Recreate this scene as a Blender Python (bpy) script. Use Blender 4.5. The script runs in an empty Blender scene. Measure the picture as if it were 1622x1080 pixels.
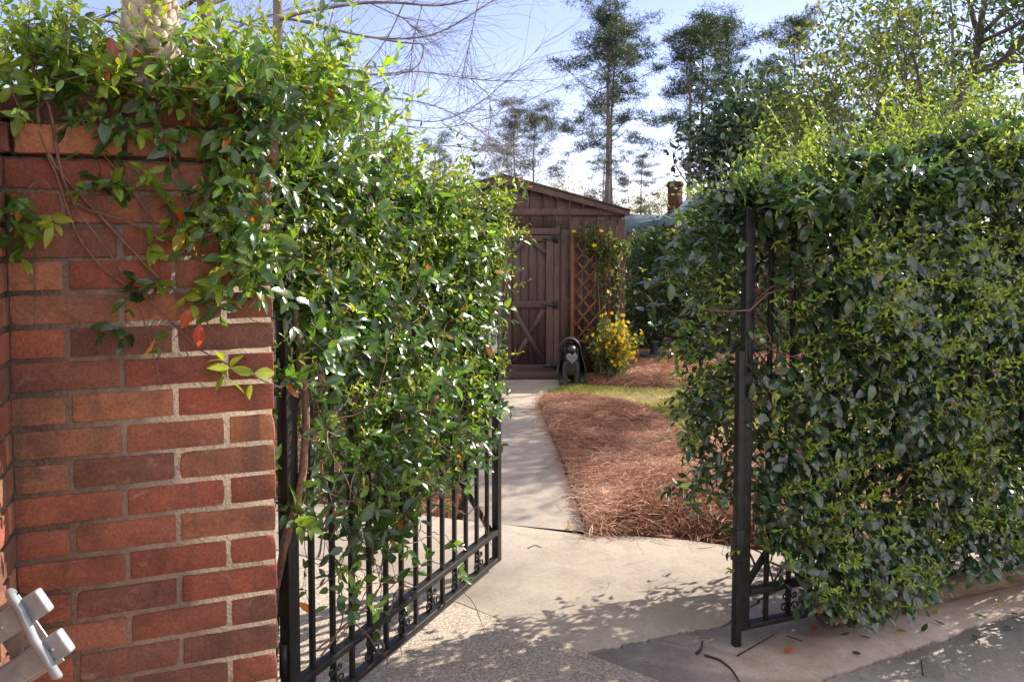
import bpy, math, random
import numpy as np
from mathutils import Vector, Matrix

R = np.random.RandomState(11)
random.seed(5)
sc = bpy.context.scene
COL = sc.collection
rad = math.radians

# ------------------------------------------------------------------ camera model
CAMH, PITCH, FPX, CX, CY = 1.6, 2.9, 1250.0, 811.0, 448.0
_p = rad(PITCH)
FWD = np.array([0, math.cos(_p), -math.sin(_p)])
UPV = np.array([0, math.sin(_p), math.cos(_p)])
EYE = np.array([0, 0, CAMH])


def ray(px, py):
    return FWD + np.array([1.0, 0, 0]) * (px - CX) / FPX + UPV * (CY - py) / FPX


def gnd(px, py, z=0.0):
    d = ray(px, py)
    return EYE + d * ((z - CAMH) / d[2])


def at(px, py, Y):
    d = ray(px, py)
    return EYE + d * (Y / d[1])


def onplane(px, py, p, n):
    d = ray(px, py)
    return EYE + d * (np.dot(np.asarray(p) - EYE, n) / np.dot(d, n))


SUN_AZ, SUN_EL = 31.0, 33.0      # degrees from +X towards +Y
SUN = np.array([math.cos(rad(SUN_AZ)) * math.cos(rad(SUN_EL)), math.sin(rad(SUN_AZ)) * math.cos(rad(SUN_EL)), math.sin(rad(SUN_EL))])


def unit(v):
    v = np.asarray(v, float)
    return v / np.maximum(np.linalg.norm(v, axis=-1, keepdims=True), 1e-9)


# ------------------------------------------------------------------ objects
def tag(o, label=None, cat=None, group=None, kind=None):
    if label: o['label'] = label
    if cat: o['category'] = cat
    if group: o['group'] = group
    if kind: o['kind'] = kind
    return o


def empty(name, loc, label, cat, group=None):
    o = bpy.data.objects.new(name, None)
    o.location = loc
    o.empty_display_size = 0.1
    COL.objects.link(o)
    return tag(o, label, cat, group)


def link(me, name, mat, parent=None, bevel=0):
    me.materials.append(mat)
    o = bpy.data.objects.new(name, me)
    COL.objects.link(o)
    if parent is not None:
        o.parent = parent
        # geometry is built in world coordinates: undo the parents' offset
        off = Vector(parent.location)
        o.matrix_parent_inverse = Matrix.Translation(-off)
    if bevel:
        m = o.modifiers.new('bevel', 'BEVEL')
        m.width = bevel; m.segments = 2; m.limit_method = 'ANGLE'; m.angle_limit = rad(40)
        m.harden_normals = False
    return o


def np_mesh(name, V, polys, attrs=None, smooth=False):
    """polys: list of (M,k) int arrays"""
    me = bpy.data.meshes.new(name)
    V = np.ascontiguousarray(V, dtype=np.float32)
    me.vertices.add(len(V)); me.vertices.foreach_set('co', V.ravel())
    polys = [np.asarray(p, dtype=np.int32) for p in polys if len(p)]
    nl = sum(p.size for p in polys); nf = sum(len(p) for p in polys)
    me.loops.add(nl); me.polygons.add(nf)
    me.loops.foreach_set('vertex_index', np.concatenate([p.ravel() for p in polys]))
    tot = np.concatenate([np.full(len(p), p.shape[1], np.int32) for p in polys])
    st = np.concatenate([[0], np.cumsum(tot)[:-1]]).astype(np.int32)
    me.polygons.foreach_set('loop_start', st)
    me.polygons.foreach_set('loop_total', tot)
    if smooth:
        me.polygons.foreach_set('use_smooth', np.ones(nf, bool))
    for k, a in (attrs or {}).items():
        at_ = me.attributes.new(k, 'FLOAT', 'POINT')
        at_.data.foreach_set('value', np.asarray(a, np.float32))
    me.update(calc_edges=True)
    me.validate()
    return me


class MB:
    def __init__(s):
        s.V = []; s.F = {}; s.A = []; s.n = 0

    def add(s, V, polys, rnd=0.5):
        V = np.asarray(V, float).reshape(-1, 3)
        s.V.append(V)
        a = np.asarray(rnd, float)
        s.A.append(np.full(len(V), a) if a.ndim == 0 else a)
        for p in polys:
            p = np.asarray(p, int)
            if p.size == 0: continue
            s.F.setdefault(p.shape[1], []).append(p + s.n)
        s.n += len(V)
        return s

    def box(s, c, size, ax=None, rnd=0.5):
        """box centred at c, size (a,b,c) along axes ax (3 vectors)"""
        ax = np.eye(3) if ax is None else np.asarray(ax, float)
        h = np.asarray(size, float) / 2
        sg = np.array([[x, y, z] for z in (-1, 1) for y in (-1, 1) for x in (-1, 1)], float)
        V = np.asarray(c, float) + (sg * h) @ ax
        F = [[0, 2, 3, 1], [4, 5, 7, 6], [0, 1, 5, 4], [2, 6, 7, 3], [0, 4, 6, 2], [1, 3, 7, 5]]
        return s.add(V, [F], rnd)

    def bar(s, a, b, w, t, side=None, rnd=0.5):
        """rectangular bar from a to b; w across 'side', t the other way"""
        a = np.asarray(a, float); b = np.asarray(b, float)
        d = b - a; L = np.linalg.norm(d); d = d / L
        side = np.array([1., 0, 0]) if side is None else np.asarray(side, float)
        side = side - d * np.dot(side, d)
        side = side / np.linalg.norm(side)
        return s.box((a + b) / 2, (L, w, t), [d, side, np.cross(d, side)], rnd)

    def tube(s, path, radii, n=6, cap=True, rnd=0.5):
        P = np.asarray(path, float); m = len(P)
        r = np.asarray(radii, float)
        if r.ndim == 0: r = np.full(m, float(r))
        T = unit(np.gradient(P, axis=0))
        ref = np.array([0.31, 0.17, 1.0])
        if abs(np.dot(unit(ref), T.mean(0))) > 0.95 * np.linalg.norm(T.mean(0)): ref = np.array([1.0, 0.2, 0.1])
        A = unit(np.cross(T, ref)); B = np.cross(T, A)
        th = np.linspace(0, 2 * math.pi, n, endpoint=False)
        V = (P[:, None, :] + r[:, None, None] * (np.cos(th)[None, :, None] * A[:, None, :] + np.sin(th)[None, :, None] * B[:, None, :])).reshape(-1, 3)
        i = np.arange(m - 1)[:, None] * n; j = np.arange(n)[None, :]; k = (j + 1) % n
        Q = np.stack([i + j, i + k, i + n + k, i + n + j], -1).reshape(-1, 4)
        polys = [Q]
        if cap:
            polys.append(np.arange(n)[None, ::-1]); polys.append((np.arange(n) + (m - 1) * n)[None])
        if cap and n == 4:
            polys = [np.concatenate(polys)]
        return s.add(V, polys, rnd)

    def prism(s, poly, z0, z1, rnd=0.5):
        p = np.asarray(poly, float)[:, :2]
        area = np.sum(p[:, 0] * np.roll(p[:, 1], -1) - np.roll(p[:, 0], -1) * p[:, 1])
        if area < 0: p = p[::-1]
        n = len(p)
        V = np.vstack([np.c_[p, np.full(n, z0)], np.c_[p, np.full(n, z1)]])
        i = np.arange(n); j = (i + 1) % n
        s.add(V, [np.stack([i, j, j + n, i + n], -1)], rnd)
        s.F.setdefault(n, []).append((np.arange(n) + n + s.n - 2 * n)[None])
        return s

    def extr(s, poly3, vec, rnd=0.5):
        """extrude planar polygon poly3 by vec"""
        p = np.asarray(poly3, float); n = len(p)
        V = np.vstack([p, p + np.asarray(vec, float)])
        i = np.arange(n); j = (i + 1) % n
        s.add(V, [np.stack([i, j, j + n, i + n], -1)], rnd)
        b = s.n - 2 * n
        s.F.setdefault(n, []).append(np.arange(n)[None, ::-1] + b)
        s.F.setdefault(n, []).append(np.arange(n)[None] + n + b)
        return s

    def lathe(s, prof, c, n=20, rnd=0.5):
        pr = np.asarray(prof, float); m = len(pr)
        th = np.linspace(0, 2 * math.pi, n, endpoint=False)
        V = np.stack([np.outer(pr[:, 0], np.cos(th)), np.outer(pr[:, 0], np.sin(th)), np.repeat(pr[:, 1][:, None], n, 1)], -1).reshape(-1, 3) + np.asarray(c, float)
        i = np.arange(m - 1)[:, None] * n; j = np.arange(n)[None, :]; k = (j + 1) % n
        return s.add(V, [np.stack([i + j, i + k, i + n + k, i + n + j], -1).reshape(-1, 4)], rnd)

    def ball(s, c, r, ax=None, nu=14, nv=9, rnd=0.5):
        u = np.linspace(0, 2 * math.pi, nu, endpoint=False); v = np.linspace(0, math.pi, nv)
        P = np.stack([np.outer(np.sin(v), np.cos(u)), np.outer(np.sin(v), np.sin(u)), np.outer(np.cos(v), np.ones(nu))], -1).reshape(-1, 3)
        P = P * np.asarray(r, float)
        if ax is not None: P = P @ np.asarray(ax, float)
        i = np.arange(nv - 1)[:, None] * nu; j = np.arange(nu)[None, :]; k = (j + 1) % nu
        return s.add(P + np.asarray(c, float), [np.stack([i + j, i + nu + j, i + nu + k, i + k], -1).reshape(-1, 4)], rnd)

    def mesh(s, name, smooth=False):
        return np_mesh(name, np.vstack(s.V), [np.concatenate(v) for v in s.F.values()], {'rnd': np.concatenate(s.A)}, smooth)

    def build(s, name, mat, parent=None, smooth=False, bevel=0):
        return link(s.mesh(name, smooth), name, mat, parent, bevel)


# ------------------------------------------------------------------ materials
def mat_new(name):
    m = bpy.data.materials.new(name); m.use_nodes = True
    nt = m.node_tree; nt.nodes.clear()
    return m, nt


def N(nt, t, **kw):
    n = nt.nodes.new(t)
    for k, v in kw.items():
        if k in n.inputs: n.inputs[k].default_value = v
        else: setattr(n, k, v)
    return n


def ramp(nt, fac, stops, interp='LINEAR'):
    r = nt.nodes.new('ShaderNodeValToRGB')
    el = r.color_ramp.elements
    r.color_ramp.interpolation = interp
    while len(el) < len(stops): el.new(0.5)
    for e, (p, c) in zip(el, stops):
        e.position = p; e.color = (c[0], c[1], c[2], 1)
    nt.links.new(fac, r.inputs[0])
    return r.outputs[0]


def noise(nt, scale, detail=4, rough=0.55, vec=None, dist=0.0):
    n = N(nt, 'ShaderNodeTexNoise', Scale=scale, Detail=detail, Roughness=rough, Distortion=dist)
    if vec is not None: nt.links.new(vec, n.inputs['Vector'])
    return n.outputs['Fac']


def geo_pos(nt):
    return nt.nodes.new('ShaderNodeNewGeometry').outputs['Position']


def mapping(nt, vec, scale):
    m = N(nt, 'ShaderNodeMapping'); m.inputs['Scale'].default_value = scale
    nt.links.new(vec, m.inputs['Vector'])
    return m.outputs[0]


def mixc(nt, f, a, b, mode='MIX'):
    m = N(nt, 'ShaderNodeMix', data_type='RGBA', blend_type=mode)
    if isinstance(f, (int, float)): m.inputs[0].default_value = f
    else: nt.links.new(f, m.inputs[0])
    for k, v in ((6, a), (7, b)):
        if isinstance(v, tuple): m.inputs[k].default_value = (*v, 1) if len(v) == 3 else v
        else: nt.links.new(v, m.inputs[k])
    return m.outputs[2]


def bump(nt, h, strength, dist=0.01):
    b = N(nt, 'ShaderNodeBump', Strength=strength, Distance=dist)
    nt.links.new(h, b.inputs['Height'])
    return b.outputs[0]


def surf(nt, col, rough=0.7, nrm=None, spec=0.4, metal=0.0):
    p = N(nt, 'ShaderNodeBsdfPrincipled')
    if isinstance(col, tuple): p.inputs['Base Color'].default_value = (*col, 1)
    else: nt.links.new(col, p.inputs['Base Color'])
    if isinstance(rough, (int, float)): p.inputs['Roughness'].default_value = rough
    else: nt.links.new(rough, p.inputs['Roughness'])
    p.inputs['Specular IOR Level'].default_value = spec
    p.inputs['Metallic'].default_value = metal
    if nrm is not None: nt.links.new(nrm, p.inputs['Normal'])
    return p


def out(nt, sh):
    o = nt.nodes.new('ShaderNodeOutputMaterial')
    nt.links.new(sh.outputs[0], o.inputs[0])


def rnd_attr(nt, name='rnd'):
    a = N(nt, 'ShaderNodeAttribute', attribute_name=name)
    return a.outputs['Fac']


def leaf_mat(name, stops, trans, tfac=0.3, rough=0.32, spec=0.5, bumpy=0.25):
    m, nt = mat_new(name)
    c = ramp(nt, rnd_attr(nt), stops)
    pos = geo_pos(nt)
    c = mixc(nt, 0.35, c, ramp(nt, noise(nt, 40, 3, vec=pos), [(0.3, (0.45, 0.45, 0.45)), (0.7, (1, 1, 1))]), 'MULTIPLY')
    vein = ramp(nt, rnd_attr(nt, 'edge'), [(0.0, (1.35, 1.35, 1.1)), (0.18, (1, 1, 1)), (1, (0.95, 0.95, 0.95))])
    c = mixc(nt, 1.0, c, vein, 'MULTIPLY')
    c = mixc(nt, ramp(nt, noise(nt, 140, 2, 0.5, pos), [(0.66, (0, 0, 0)), (0.74, (0.6, 0.6, 0.6))]), c, (0.16, 0.11, 0.04))
    p = surf(nt, c, rough, bump(nt, noise(nt, 90, 2, vec=pos), bumpy, 0.004), spec)
    t = N(nt, 'ShaderNodeBsdfTranslucent')
    tc = mixc(nt, 1.0, c, (*trans, 1), 'MULTIPLY')
    nt.links.new(tc, t.inputs['Color'])
    a = N(nt, 'ShaderNodeMixShader'); a.inputs[0].default_value = tfac
    nt.links.new(p.outputs[0], a.inputs[1]); nt.links.new(t.outputs[0], a.inputs[2])
    out(nt, a)
    return m


def simple_mat(name, c1, c2, scale=8, rough=0.7, bs=0.3, bd=0.01, spec=0.4, stretch=(1, 1, 1), metal=0.0, fine=60):
    m, nt = mat_new(name)
    pos = mapping(nt, geo_pos(nt), stretch)
    f = noise(nt, scale, 6, 0.6, pos)
    f2 = noise(nt, fine, 4, 0.6, pos)
    c = ramp(nt, f, [(0.3, c1), (0.7, c2)])
    c = mixc(nt, 0.5, c, ramp(nt, f2, [(0.3, (0.6, 0.6, 0.6)), (0.7, (1.15, 1.15, 1.15))]), 'MULTIPLY')
    out(nt, surf(nt, c, rough, bump(nt, f2, bs, bd), spec, metal))
    return m


M = {}
# vine leaves: dark glossy, a few yellow / red ones at the top of the range
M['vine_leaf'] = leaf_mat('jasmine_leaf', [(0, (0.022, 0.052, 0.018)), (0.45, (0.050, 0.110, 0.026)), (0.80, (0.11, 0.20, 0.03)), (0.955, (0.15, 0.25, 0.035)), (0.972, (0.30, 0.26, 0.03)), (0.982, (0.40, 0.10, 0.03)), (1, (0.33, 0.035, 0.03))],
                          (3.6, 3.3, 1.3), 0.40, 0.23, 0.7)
M['vine_shoot'] = leaf_mat('jasmine_new_leaf', [(0, (0.13, 0.22, 0.02)), (0.6, (0.21, 0.31, 0.03)), (1, (0.31, 0.37, 0.05))], (1.9, 1.65, .8), 0.42, 0.38, 0.45)
M['hedge_leaf'] = leaf_mat('hedge_leaf', [(0, (0.016, 0.036, 0.020)), (0.4, (0.034, 0.070, 0.034)), (0.75, (0.075, 0.125, 0.052)), (0.9, (0.12, 0.17, 0.05)), (0.988, (0.12, 0.17, 0.07)), (0.994, (0.28, 0.08, 0.04)), (1, (0.30, 0.17, 0.09))],
                           (2.8, 2.9, 1.1), 0.27, 0.21, 1.0)
M['hedge_shoot'] = leaf_mat('hedge_new_leaf', [(0, (0.20, 0.34, 0.035)), (0.6, (0.30, 0.44, 0.05)), (1, (0.40, 0.48, 0.08))], (1.35, 1.2, .7), 0.40, 0.42, 0.4)
M['shrub_leaf'] = leaf_mat('camellia_leaf', [(0, (0.016, 0.036, 0.014)), (0.6, (0.04, 0.08, 0.022)), (1, (0.10, 0.16, 0.04))], (2.8, 2.8, 1.2), 0.30, 0.30, 0.5)
M['light_leaf'] = leaf_mat('light_leaf', [(0, (0.04, 0.075, 0.022)), (0.6, (0.09, 0.13, 0.035)), (1, (0.21, 0.22, 0.06))], (2.2, 2.0, 1.0), 0.40, 0.4, 0.4)
M['dark_leaf'] = leaf_mat('dark_evergreen_leaf', [(0, (0.012, 0.030, 0.020)), (0.7, (0.030, 0.062, 0.030)), (1, (0.09, 0.12, 0.04))], (2.6, 2.6, 1.2), 0.22, 0.30, 0.5)
M['needle'] = leaf_mat('pine_needles', [(0, (0.022, 0.040, 0.024)), (0.6, (0.044, 0.070, 0.036)), (1, (0.10, 0.12, 0.05))], (1.8, 1.8, 1.1), 0.28, 0.5, 0.3)
M['far_leaf'] = leaf_mat('spring_leaf', [(0, (0.12, 0.14, 0.05)), (0.6, (0.22, 0.22, 0.08)), (1, (0.34, 0.30, 0.12))], (1.8, 1.8, 1.0), 0.4, 0.6, 0.2)
M['flower'] = leaf_mat('yellow_petal', [(0, (0.75, 0.42, 0.01)), (1, (0.85, 0.66, 0.03))], (1.2, 1.1, 0.6), 0.3, 0.6, 0.2)
M['stem'] = simple_mat('vine_stem', (0.10, 0.05, 0.035), (0.22, 0.13, 0.09), 30, 0.75, 0.4)
M['green_stem'] = simple_mat('young_stem', (0.12, 0.16, 0.03), (0.22, 0.24, 0.06), 30, 0.6, 0.2)
M['bark'] = simple_mat('tree_bark', (0.07, 0.055, 0.045), (0.19, 0.155, 0.125), 9, 0.9, 0.9, 0.02, 0.2, (1, 1, 0.35), fine=45)
M['pine_bark'] = simple_mat('pine_bark', (0.10, 0.08, 0.075), (0.24, 0.20, 0.18), 3, 0.9, 0.9, 0.05, 0.2, (1, 1, 0.3), fine=12)
M['grey_bark'] = simple_mat('grey_bark', (0.14, 0.115, 0.10), (0.30, 0.25, 0.21), 12, 0.9, 0.6, 0.01, 0.2, (1, 1, 0.4))
M['stone'] = simple_mat('carved_stone', (0.30, 0.24, 0.17), (0.52, 0.45, 0.36), 14, 0.85, 0.8, 0.006, 0.3)
M['chair'] = simple_mat('pale_enamel', (0.19, 0.215, 0.225), (0.29, 0.315, 0.32), 14, 0.36, 0.06, 0.002, 0.5)
M['steel'] = simple_mat('galvanised_steel', (0.32, 0.33, 0.33), (0.5, 0.5, 0.5), 25, 0.42, 0.15, 0.003, 0.5, metal=0.7)
M['dark_metal'] = simple_mat('hinge_metal', (0.012, 0.012, 0.012), (0.03, 0.03, 0.03), 30, 0.5, 0.2)
M['brass'] = simple_mat('knob_metal', (0.45, 0.42, 0.36), (0.6, 0.57, 0.5), 30, 0.25, 0.05, metal=0.9)
M['statue'] = simple_mat('dark_statue', (0.010, 0.011, 0.010), (0.035, 0.036, 0.030), 16, 0.42, 0.5, 0.006, 0.5)
M['statue_shell'] = simple_mat('statue_shell', (0.016, 0.017, 0.016), (0.042, 0.042, 0.039), 18, 0.5, 0.4, 0.004, 0.5)
M['statue_chest'] = simple_mat('mossy_stone', (0.012, 0.013, 0.008), (0.035, 0.035, 0.018), 20, 0.8, 0.6, 0.004)
M['plaque'] = simple_mat('grey_plaque', (0.12, 0.12, 0.122), (0.22, 0.22, 0.22), 60, 0.7, 0.5, 0.003)
M['pot'] = simple_mat('dark_pot', (0.02, 0.03, 0.03), (0.05, 0.07, 0.07), 10, 0.5, 0.2)
M['fence'] = simple_mat('weathered_rail', (0.16, 0.13, 0.11), (0.32, 0.27, 0.22), 10, 0.85, 0.4)
M['timber'] = simple_mat('weathered_timber', (0.13, 0.085, 0.055), (0.29, 0.20, 0.13), 5, 0.9, 0.8, 0.008, 0.2, (2.0, 2.0, 9.0), fine=40)
M['twig'] = simple_mat('twig', (0.02, 0.015, 0.012), (0.06, 0.045, 0.035), 30, 0.9, 0.3)
M['roof'] = simple_mat('blue_grey_shingle', (0.045, 0.075, 0.095), (0.09, 0.125, 0.15), 3, 0.8, 0.4, 0.02, fine=20)
M['roof_tan'] = simple_mat('tan_shingle', (0.25, 0.22, 0.20), (0.36, 0.33, 0.30), 3, 0.85, 0.4, 0.02, fine=20)
M['trim'] = simple_mat('white_trim', (0.66, 0.60, 0.55), (0.76, 0.70, 0.65), 6, 0.6, 0.1)
M['glass'] = simple_mat('window_glass', (0.03, 0.04, 0.05), (0.05, 0.06, 0.07), 2, 0.08, 0.02, 0.001, 0.6)


def iron_mat():
    m, nt = mat_new('black_wrought_iron')
    pos = geo_pos(nt)
    f = noise(nt, 25, 6, 0.65, pos)
    c = ramp(nt, f, [(0.35, (0.009, 0.009, 0.008)), (0.62, (0.020, 0.019, 0.016)), (0.74, (0.04, 0.032, 0.025)), (0.8, (0.10, 0.075, 0.055))])
    r = ramp(nt, noise(nt, 60, 4, 0.6, pos), [(0.3, (0.34,) * 3), (0.7, (0.6,) * 3)])
    out(nt, surf(nt, c, r, bump(nt, noise(nt, 160, 4, 0.6, pos), 0.25, 0.003), 0.3))
    return m


M['iron'] = iron_mat()


def wood_mat(name, dark, light, warm):
    """stained rough-sawn board: grain runs along z; 'rnd' shifts the tint board by board"""
    m, nt = mat_new(name)
    pos = geo_pos(nt)
    g = noise(nt, 26, 7, 0.65, mapping(nt, pos, (3.2, 3.2, 0.28)), 0.4)
    c = ramp(nt, g, [(0.28, dark), (0.72, light)])
    t = ramp(nt, rnd_attr(nt), [(0, (0.72, 0.72, 0.74)), (0.5, (1, 1, 1)), (1, warm)])
    c = mixc(nt, 1.0, c, t, 'MULTIPLY')
    w = ramp(nt, noise(nt, 2.4, 5, 0.6, mapping(nt, pos, (1.4, 1.4, 0.5))), [(0.35, (0.74, 0.76, 0.80)), (0.65, (1.12, 1.08, 1.04))])
    c = mixc(nt, 0.8, c, w, 'MULTIPLY')
    out(nt, surf(nt, c, 0.78, bump(nt, g, 0.55, 0.006), 0.25))
    return m


M['shed_wood'] = wood_mat('brown_stained_siding', (0.068, 0.041, 0.033), (0.150, 0.097, 0.081), (1.14, 1.08, 1.05))
M['trellis'] = wood_mat('cedar_lattice', (0.125, 0.050, 0.028), (0.23, 0.095, 0.055), (1.2, 1.1, 1.0))
M['shed_roof'] = simple_mat('brown_shingle', (0.045, 0.030, 0.026), (0.10, 0.068, 0.058), 10, 0.9, 0.6, 0.012, fine=50)


def brick_mat(name='brick_faces', k=1.26):
    m, nt = mat_new(name)
    pos = geo_pos(nt)
    r = rnd_attr(nt)
    base = ramp(nt, r, [(0.0, (0.120 * k, 0.058 * k, 0.042 * k)), (0.18, (0.155 * k, 0.066 * k, 0.046 * k)), (0.42, (0.200 * k, 0.062 * k, 0.040 * k)), (0.66, (0.215 * k, 0.074 * k, 0.046 * k)),
                        (0.85, (0.20 * k, 0.090 * k, 0.056 * k)), (1.0, (0.27 * k, 0.115 * k, 0.062 * k))])
    big = noise(nt, 7, 5, 0.6, pos, 0.4)
    c = mixc(nt, 0.85, base, ramp(nt, big, [(0.3, (0.45, 0.52, 0.58)), (0.52, (1, 1, 1)), (0.72, (1.28, 1.2, 1.05))]), 'MULTIPLY')
    # vertical fire marks
    fm = noise(nt, 9, 3, 0.5, mapping(nt, pos, (2.6, 2.6, 0.35)))
    c = mixc(nt, ramp(nt, fm, [(0.55, (0, 0, 0)), (0.68, (0.75, 0.75, 0.75))]), c, (0.11 * k, 0.062 * k, 0.042 * k))
    fine = noise(nt, 130, 6, 0.7, pos)
    c = mixc(nt, 0.75, c, ramp(nt, fine, [(0.3, (0.55, 0.55, 0.55)), (0.7, (1.3, 1.3, 1.3))]), 'MULTIPLY')
    # lime specks
    v = N(nt, 'ShaderNodeTexVoronoi', Scale=90.0); nt.links.new(pos, v.inputs['Vector'])
    sp = ramp(nt, v.outputs['Distance'], [(0.06, (1, 1, 1)), (0.12, (0, 0, 0))])
    gate = ramp(nt, noise(nt, 30, 2, 0.5, pos), [(0.60, (0, 0, 0)), (0.66, (0.6, 0.6, 0.6))])
    c = mixc(nt, mixc(nt, 1.0, sp, gate, 'MULTIPLY'), c, (0.50, 0.42, 0.36))
    sm = noise(nt, 17, 6, 0.7, mapping(nt, pos, (1, 1, 1.6)), 0.5)
    c = mixc(nt, ramp(nt, sm, [(0.60, (0, 0, 0)), (0.74, (0.5, 0.5, 0.5))]), c, (0.34, 0.26, 0.20))
    h = mixc(nt, 0.6, fine, noise(nt, 22, 6, 0.65, pos))
    out(nt, surf(nt, c, 0.86, bump(nt, h, 0.8, 0.010), 0.25))
    return m


M['brick'] = brick_mat()
M['far_brick'] = brick_mat('far_brick', 1.5)
M['mortar'] = simple_mat('mortar', (0.15, 0.115, 0.086), (0.31, 0.24, 0.182), 12, 0.95, 0.8, 0.005, 0.2, fine=110)


def concrete_mat(name, a, b, agg=0.0, stain=None, fs=1.0):
    m, nt = mat_new(name)
    pos = geo_pos(nt)
    f = noise(nt, 2.2, 8, 0.62, pos, 0.2)
    c = ramp(nt, f, [(0.3, a), (0.72, b)])
    fine = noise(nt, 120 * fs, 6, 0.75, pos)
    c = mixc(nt, 0.55, c, ramp(nt, fine, [(0.3, (0.66, 0.66, 0.66)), (0.7, (1.2, 1.2, 1.2))]), 'MULTIPLY')
    # small dark pits
    v = N(nt, 'ShaderNodeTexVoronoi', Scale=38.0); nt.links.new(pos, v.inputs['Vector'])
    pit = ramp(nt, v.outputs['Distance'], [(0.03, (0.45, 0.42, 0.4)), (0.10, (1, 1, 1))])
    c = mixc(nt, 0.6, c, pit, 'MULTIPLY')
    grit = noise(nt, 42, 5, 0.8, pos)
    c = mixc(nt, 0.5, c, ramp(nt, grit, [(0.36, (0.70, 0.68, 0.66)), (0.5, (1, 1, 1)), (0.66, (1.16, 1.16, 1.16))]), 'MULTIPLY')
    blot = noise(nt, 5.5, 6, 0.7, pos, 0.5)
    c = mixc(nt, 0.6, c, ramp(nt, blot, [(0.34, (0.74, 0.70, 0.66)), (0.52, (1, 1, 1))]), 'MULTIPLY')
    vc = N(nt, 'ShaderNodeTexVoronoi', Scale=.9, feature='DISTANCE_TO_EDGE')
    wv = N(nt, 'ShaderNodeVectorMath', operation='ADD'); nt.links.new(pos, wv.inputs[0])
    nz = N(nt, 'ShaderNodeTexNoise', Scale=3.0, Detail=7.0, Roughness=.65); nt.links.new(pos, nz.inputs['Vector'])
    sc2 = N(nt, 'ShaderNodeVectorMath', operation='SCALE'); nt.links.new(nz.outputs['Color'], sc2.inputs[0]); sc2.inputs['Scale'].default_value = .35
    nt.links.new(sc2.outputs[0], wv.inputs[1]); nt.links.new(wv.outputs[0], vc.inputs['Vector'])
    hc = ramp(nt, vc.outputs['Distance'], [(0.0, (1, 1, 1)), (0.0035, (0, 0, 0))])
    hg = ramp(nt, noise(nt, .8, 2, 0.5, pos), [(0.50, (0, 0, 0)), (0.60, (.55, .55, .55))])
    c = mixc(nt, mixc(nt, 1.0, hc, hg, 'MULTIPLY'), c, (0.09, 0.07, 0.055))
    h = fine
    if agg:
        v2 = N(nt, 'ShaderNodeTexVoronoi', Scale=150.0, Randomness=1.0); nt.links.new(pos, v2.inputs['Vector'])
        sep = N(nt, 'ShaderNodeSeparateColor'); nt.links.new(v2.outputs['Color'], sep.inputs[0])
        st = ramp(nt, sep.outputs[0], [(0, (0.10, 0.078, 0.06)), (0.25, (0.21, 0.165, 0.125)), (0.55, (0.31, 0.255, 0.20)), (1, (0.46, 0.40, 0.335))])
        c = mixc(nt, agg, c, st)
        h = mixc(nt, 0.6, fine, v2.outputs['Distance'])
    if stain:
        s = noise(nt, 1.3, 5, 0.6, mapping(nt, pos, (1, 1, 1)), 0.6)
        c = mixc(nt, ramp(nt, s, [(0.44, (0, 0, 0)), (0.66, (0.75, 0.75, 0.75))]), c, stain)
    out(nt, surf(nt, c, 0.88, bump(nt, h, 0.5, 0.004), 0.25))
    return m


M['concrete'] = concrete_mat('smooth_concrete', (0.285, 0.236, 0.19), (0.40, 0.34, 0.28))
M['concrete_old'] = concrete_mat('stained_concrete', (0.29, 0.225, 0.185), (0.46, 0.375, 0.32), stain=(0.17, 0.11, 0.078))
M['concrete_drive'] = concrete_mat('rough_concrete', (0.52, 0.46, 0.42), (0.70, 0.63, 0.575), 0.05)
M['aggregate'] = concrete_mat('exposed_aggregate', (0.26, 0.212, 0.168), (0.37, 0.308, 0.25), 0.66)
M['soil'] = simple_mat('soil', (0.045, 0.030, 0.022), (0.12, 0.078, 0.055), 6, 0.95, 0.9, 0.03, 0.1, fine=50)
M['mulch'] = simple_mat('needle_litter', (0.10, 0.048, 0.030), (0.24, 0.125, 0.08), 16, 0.95, 1.0, 0.02, 0.1, (1, 2.2, 1), fine=90)
M['lawn_soil'] = simple_mat('mossy_turf', (0.19, 0.165, 0.075), (0.30, 0.25, 0.13), 4, 0.95, 0.8, 0.02, 0.1, fine=90)


def strand_mat(name, stops, tf=0.15, trans=(1.2, 1.1, 1.0), rough=0.55):
    m, nt = mat_new(name)
    c = ramp(nt, rnd_attr(nt), stops)
    p = surf(nt, c, rough, None, 0.35)
    t = N(nt, 'ShaderNodeBsdfTranslucent'); nt.links.new(mixc(nt, 1.0, c, (*trans, 1), 'MULTIPLY'), t.inputs['Color'])
    a = N(nt, 'ShaderNodeMixShader'); a.inputs[0].default_value = tf
    nt.links.new(p.outputs[0], a.inputs[1]); nt.links.new(t.outputs[0], a.inputs[2])
    out(nt, a)
    return m


M['straw'] = strand_mat('pine_straw', [(0, (0.15, 0.06, 0.035)), (0.35, (0.33, 0.14, 0.075)), (0.7, (0.54, 0.28, 0.165)), (1, (0.74, 0.53, 0.38))])
M['grass'] = strand_mat('short_turf', [(0, (0.20, 0.23, 0.03)), (0.35, (0.36, 0.36, 0.06)), (0.7, (0.50, 0.44, 0.17)), (1, (0.62, 0.52, 0.28))], 0.3)

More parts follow.
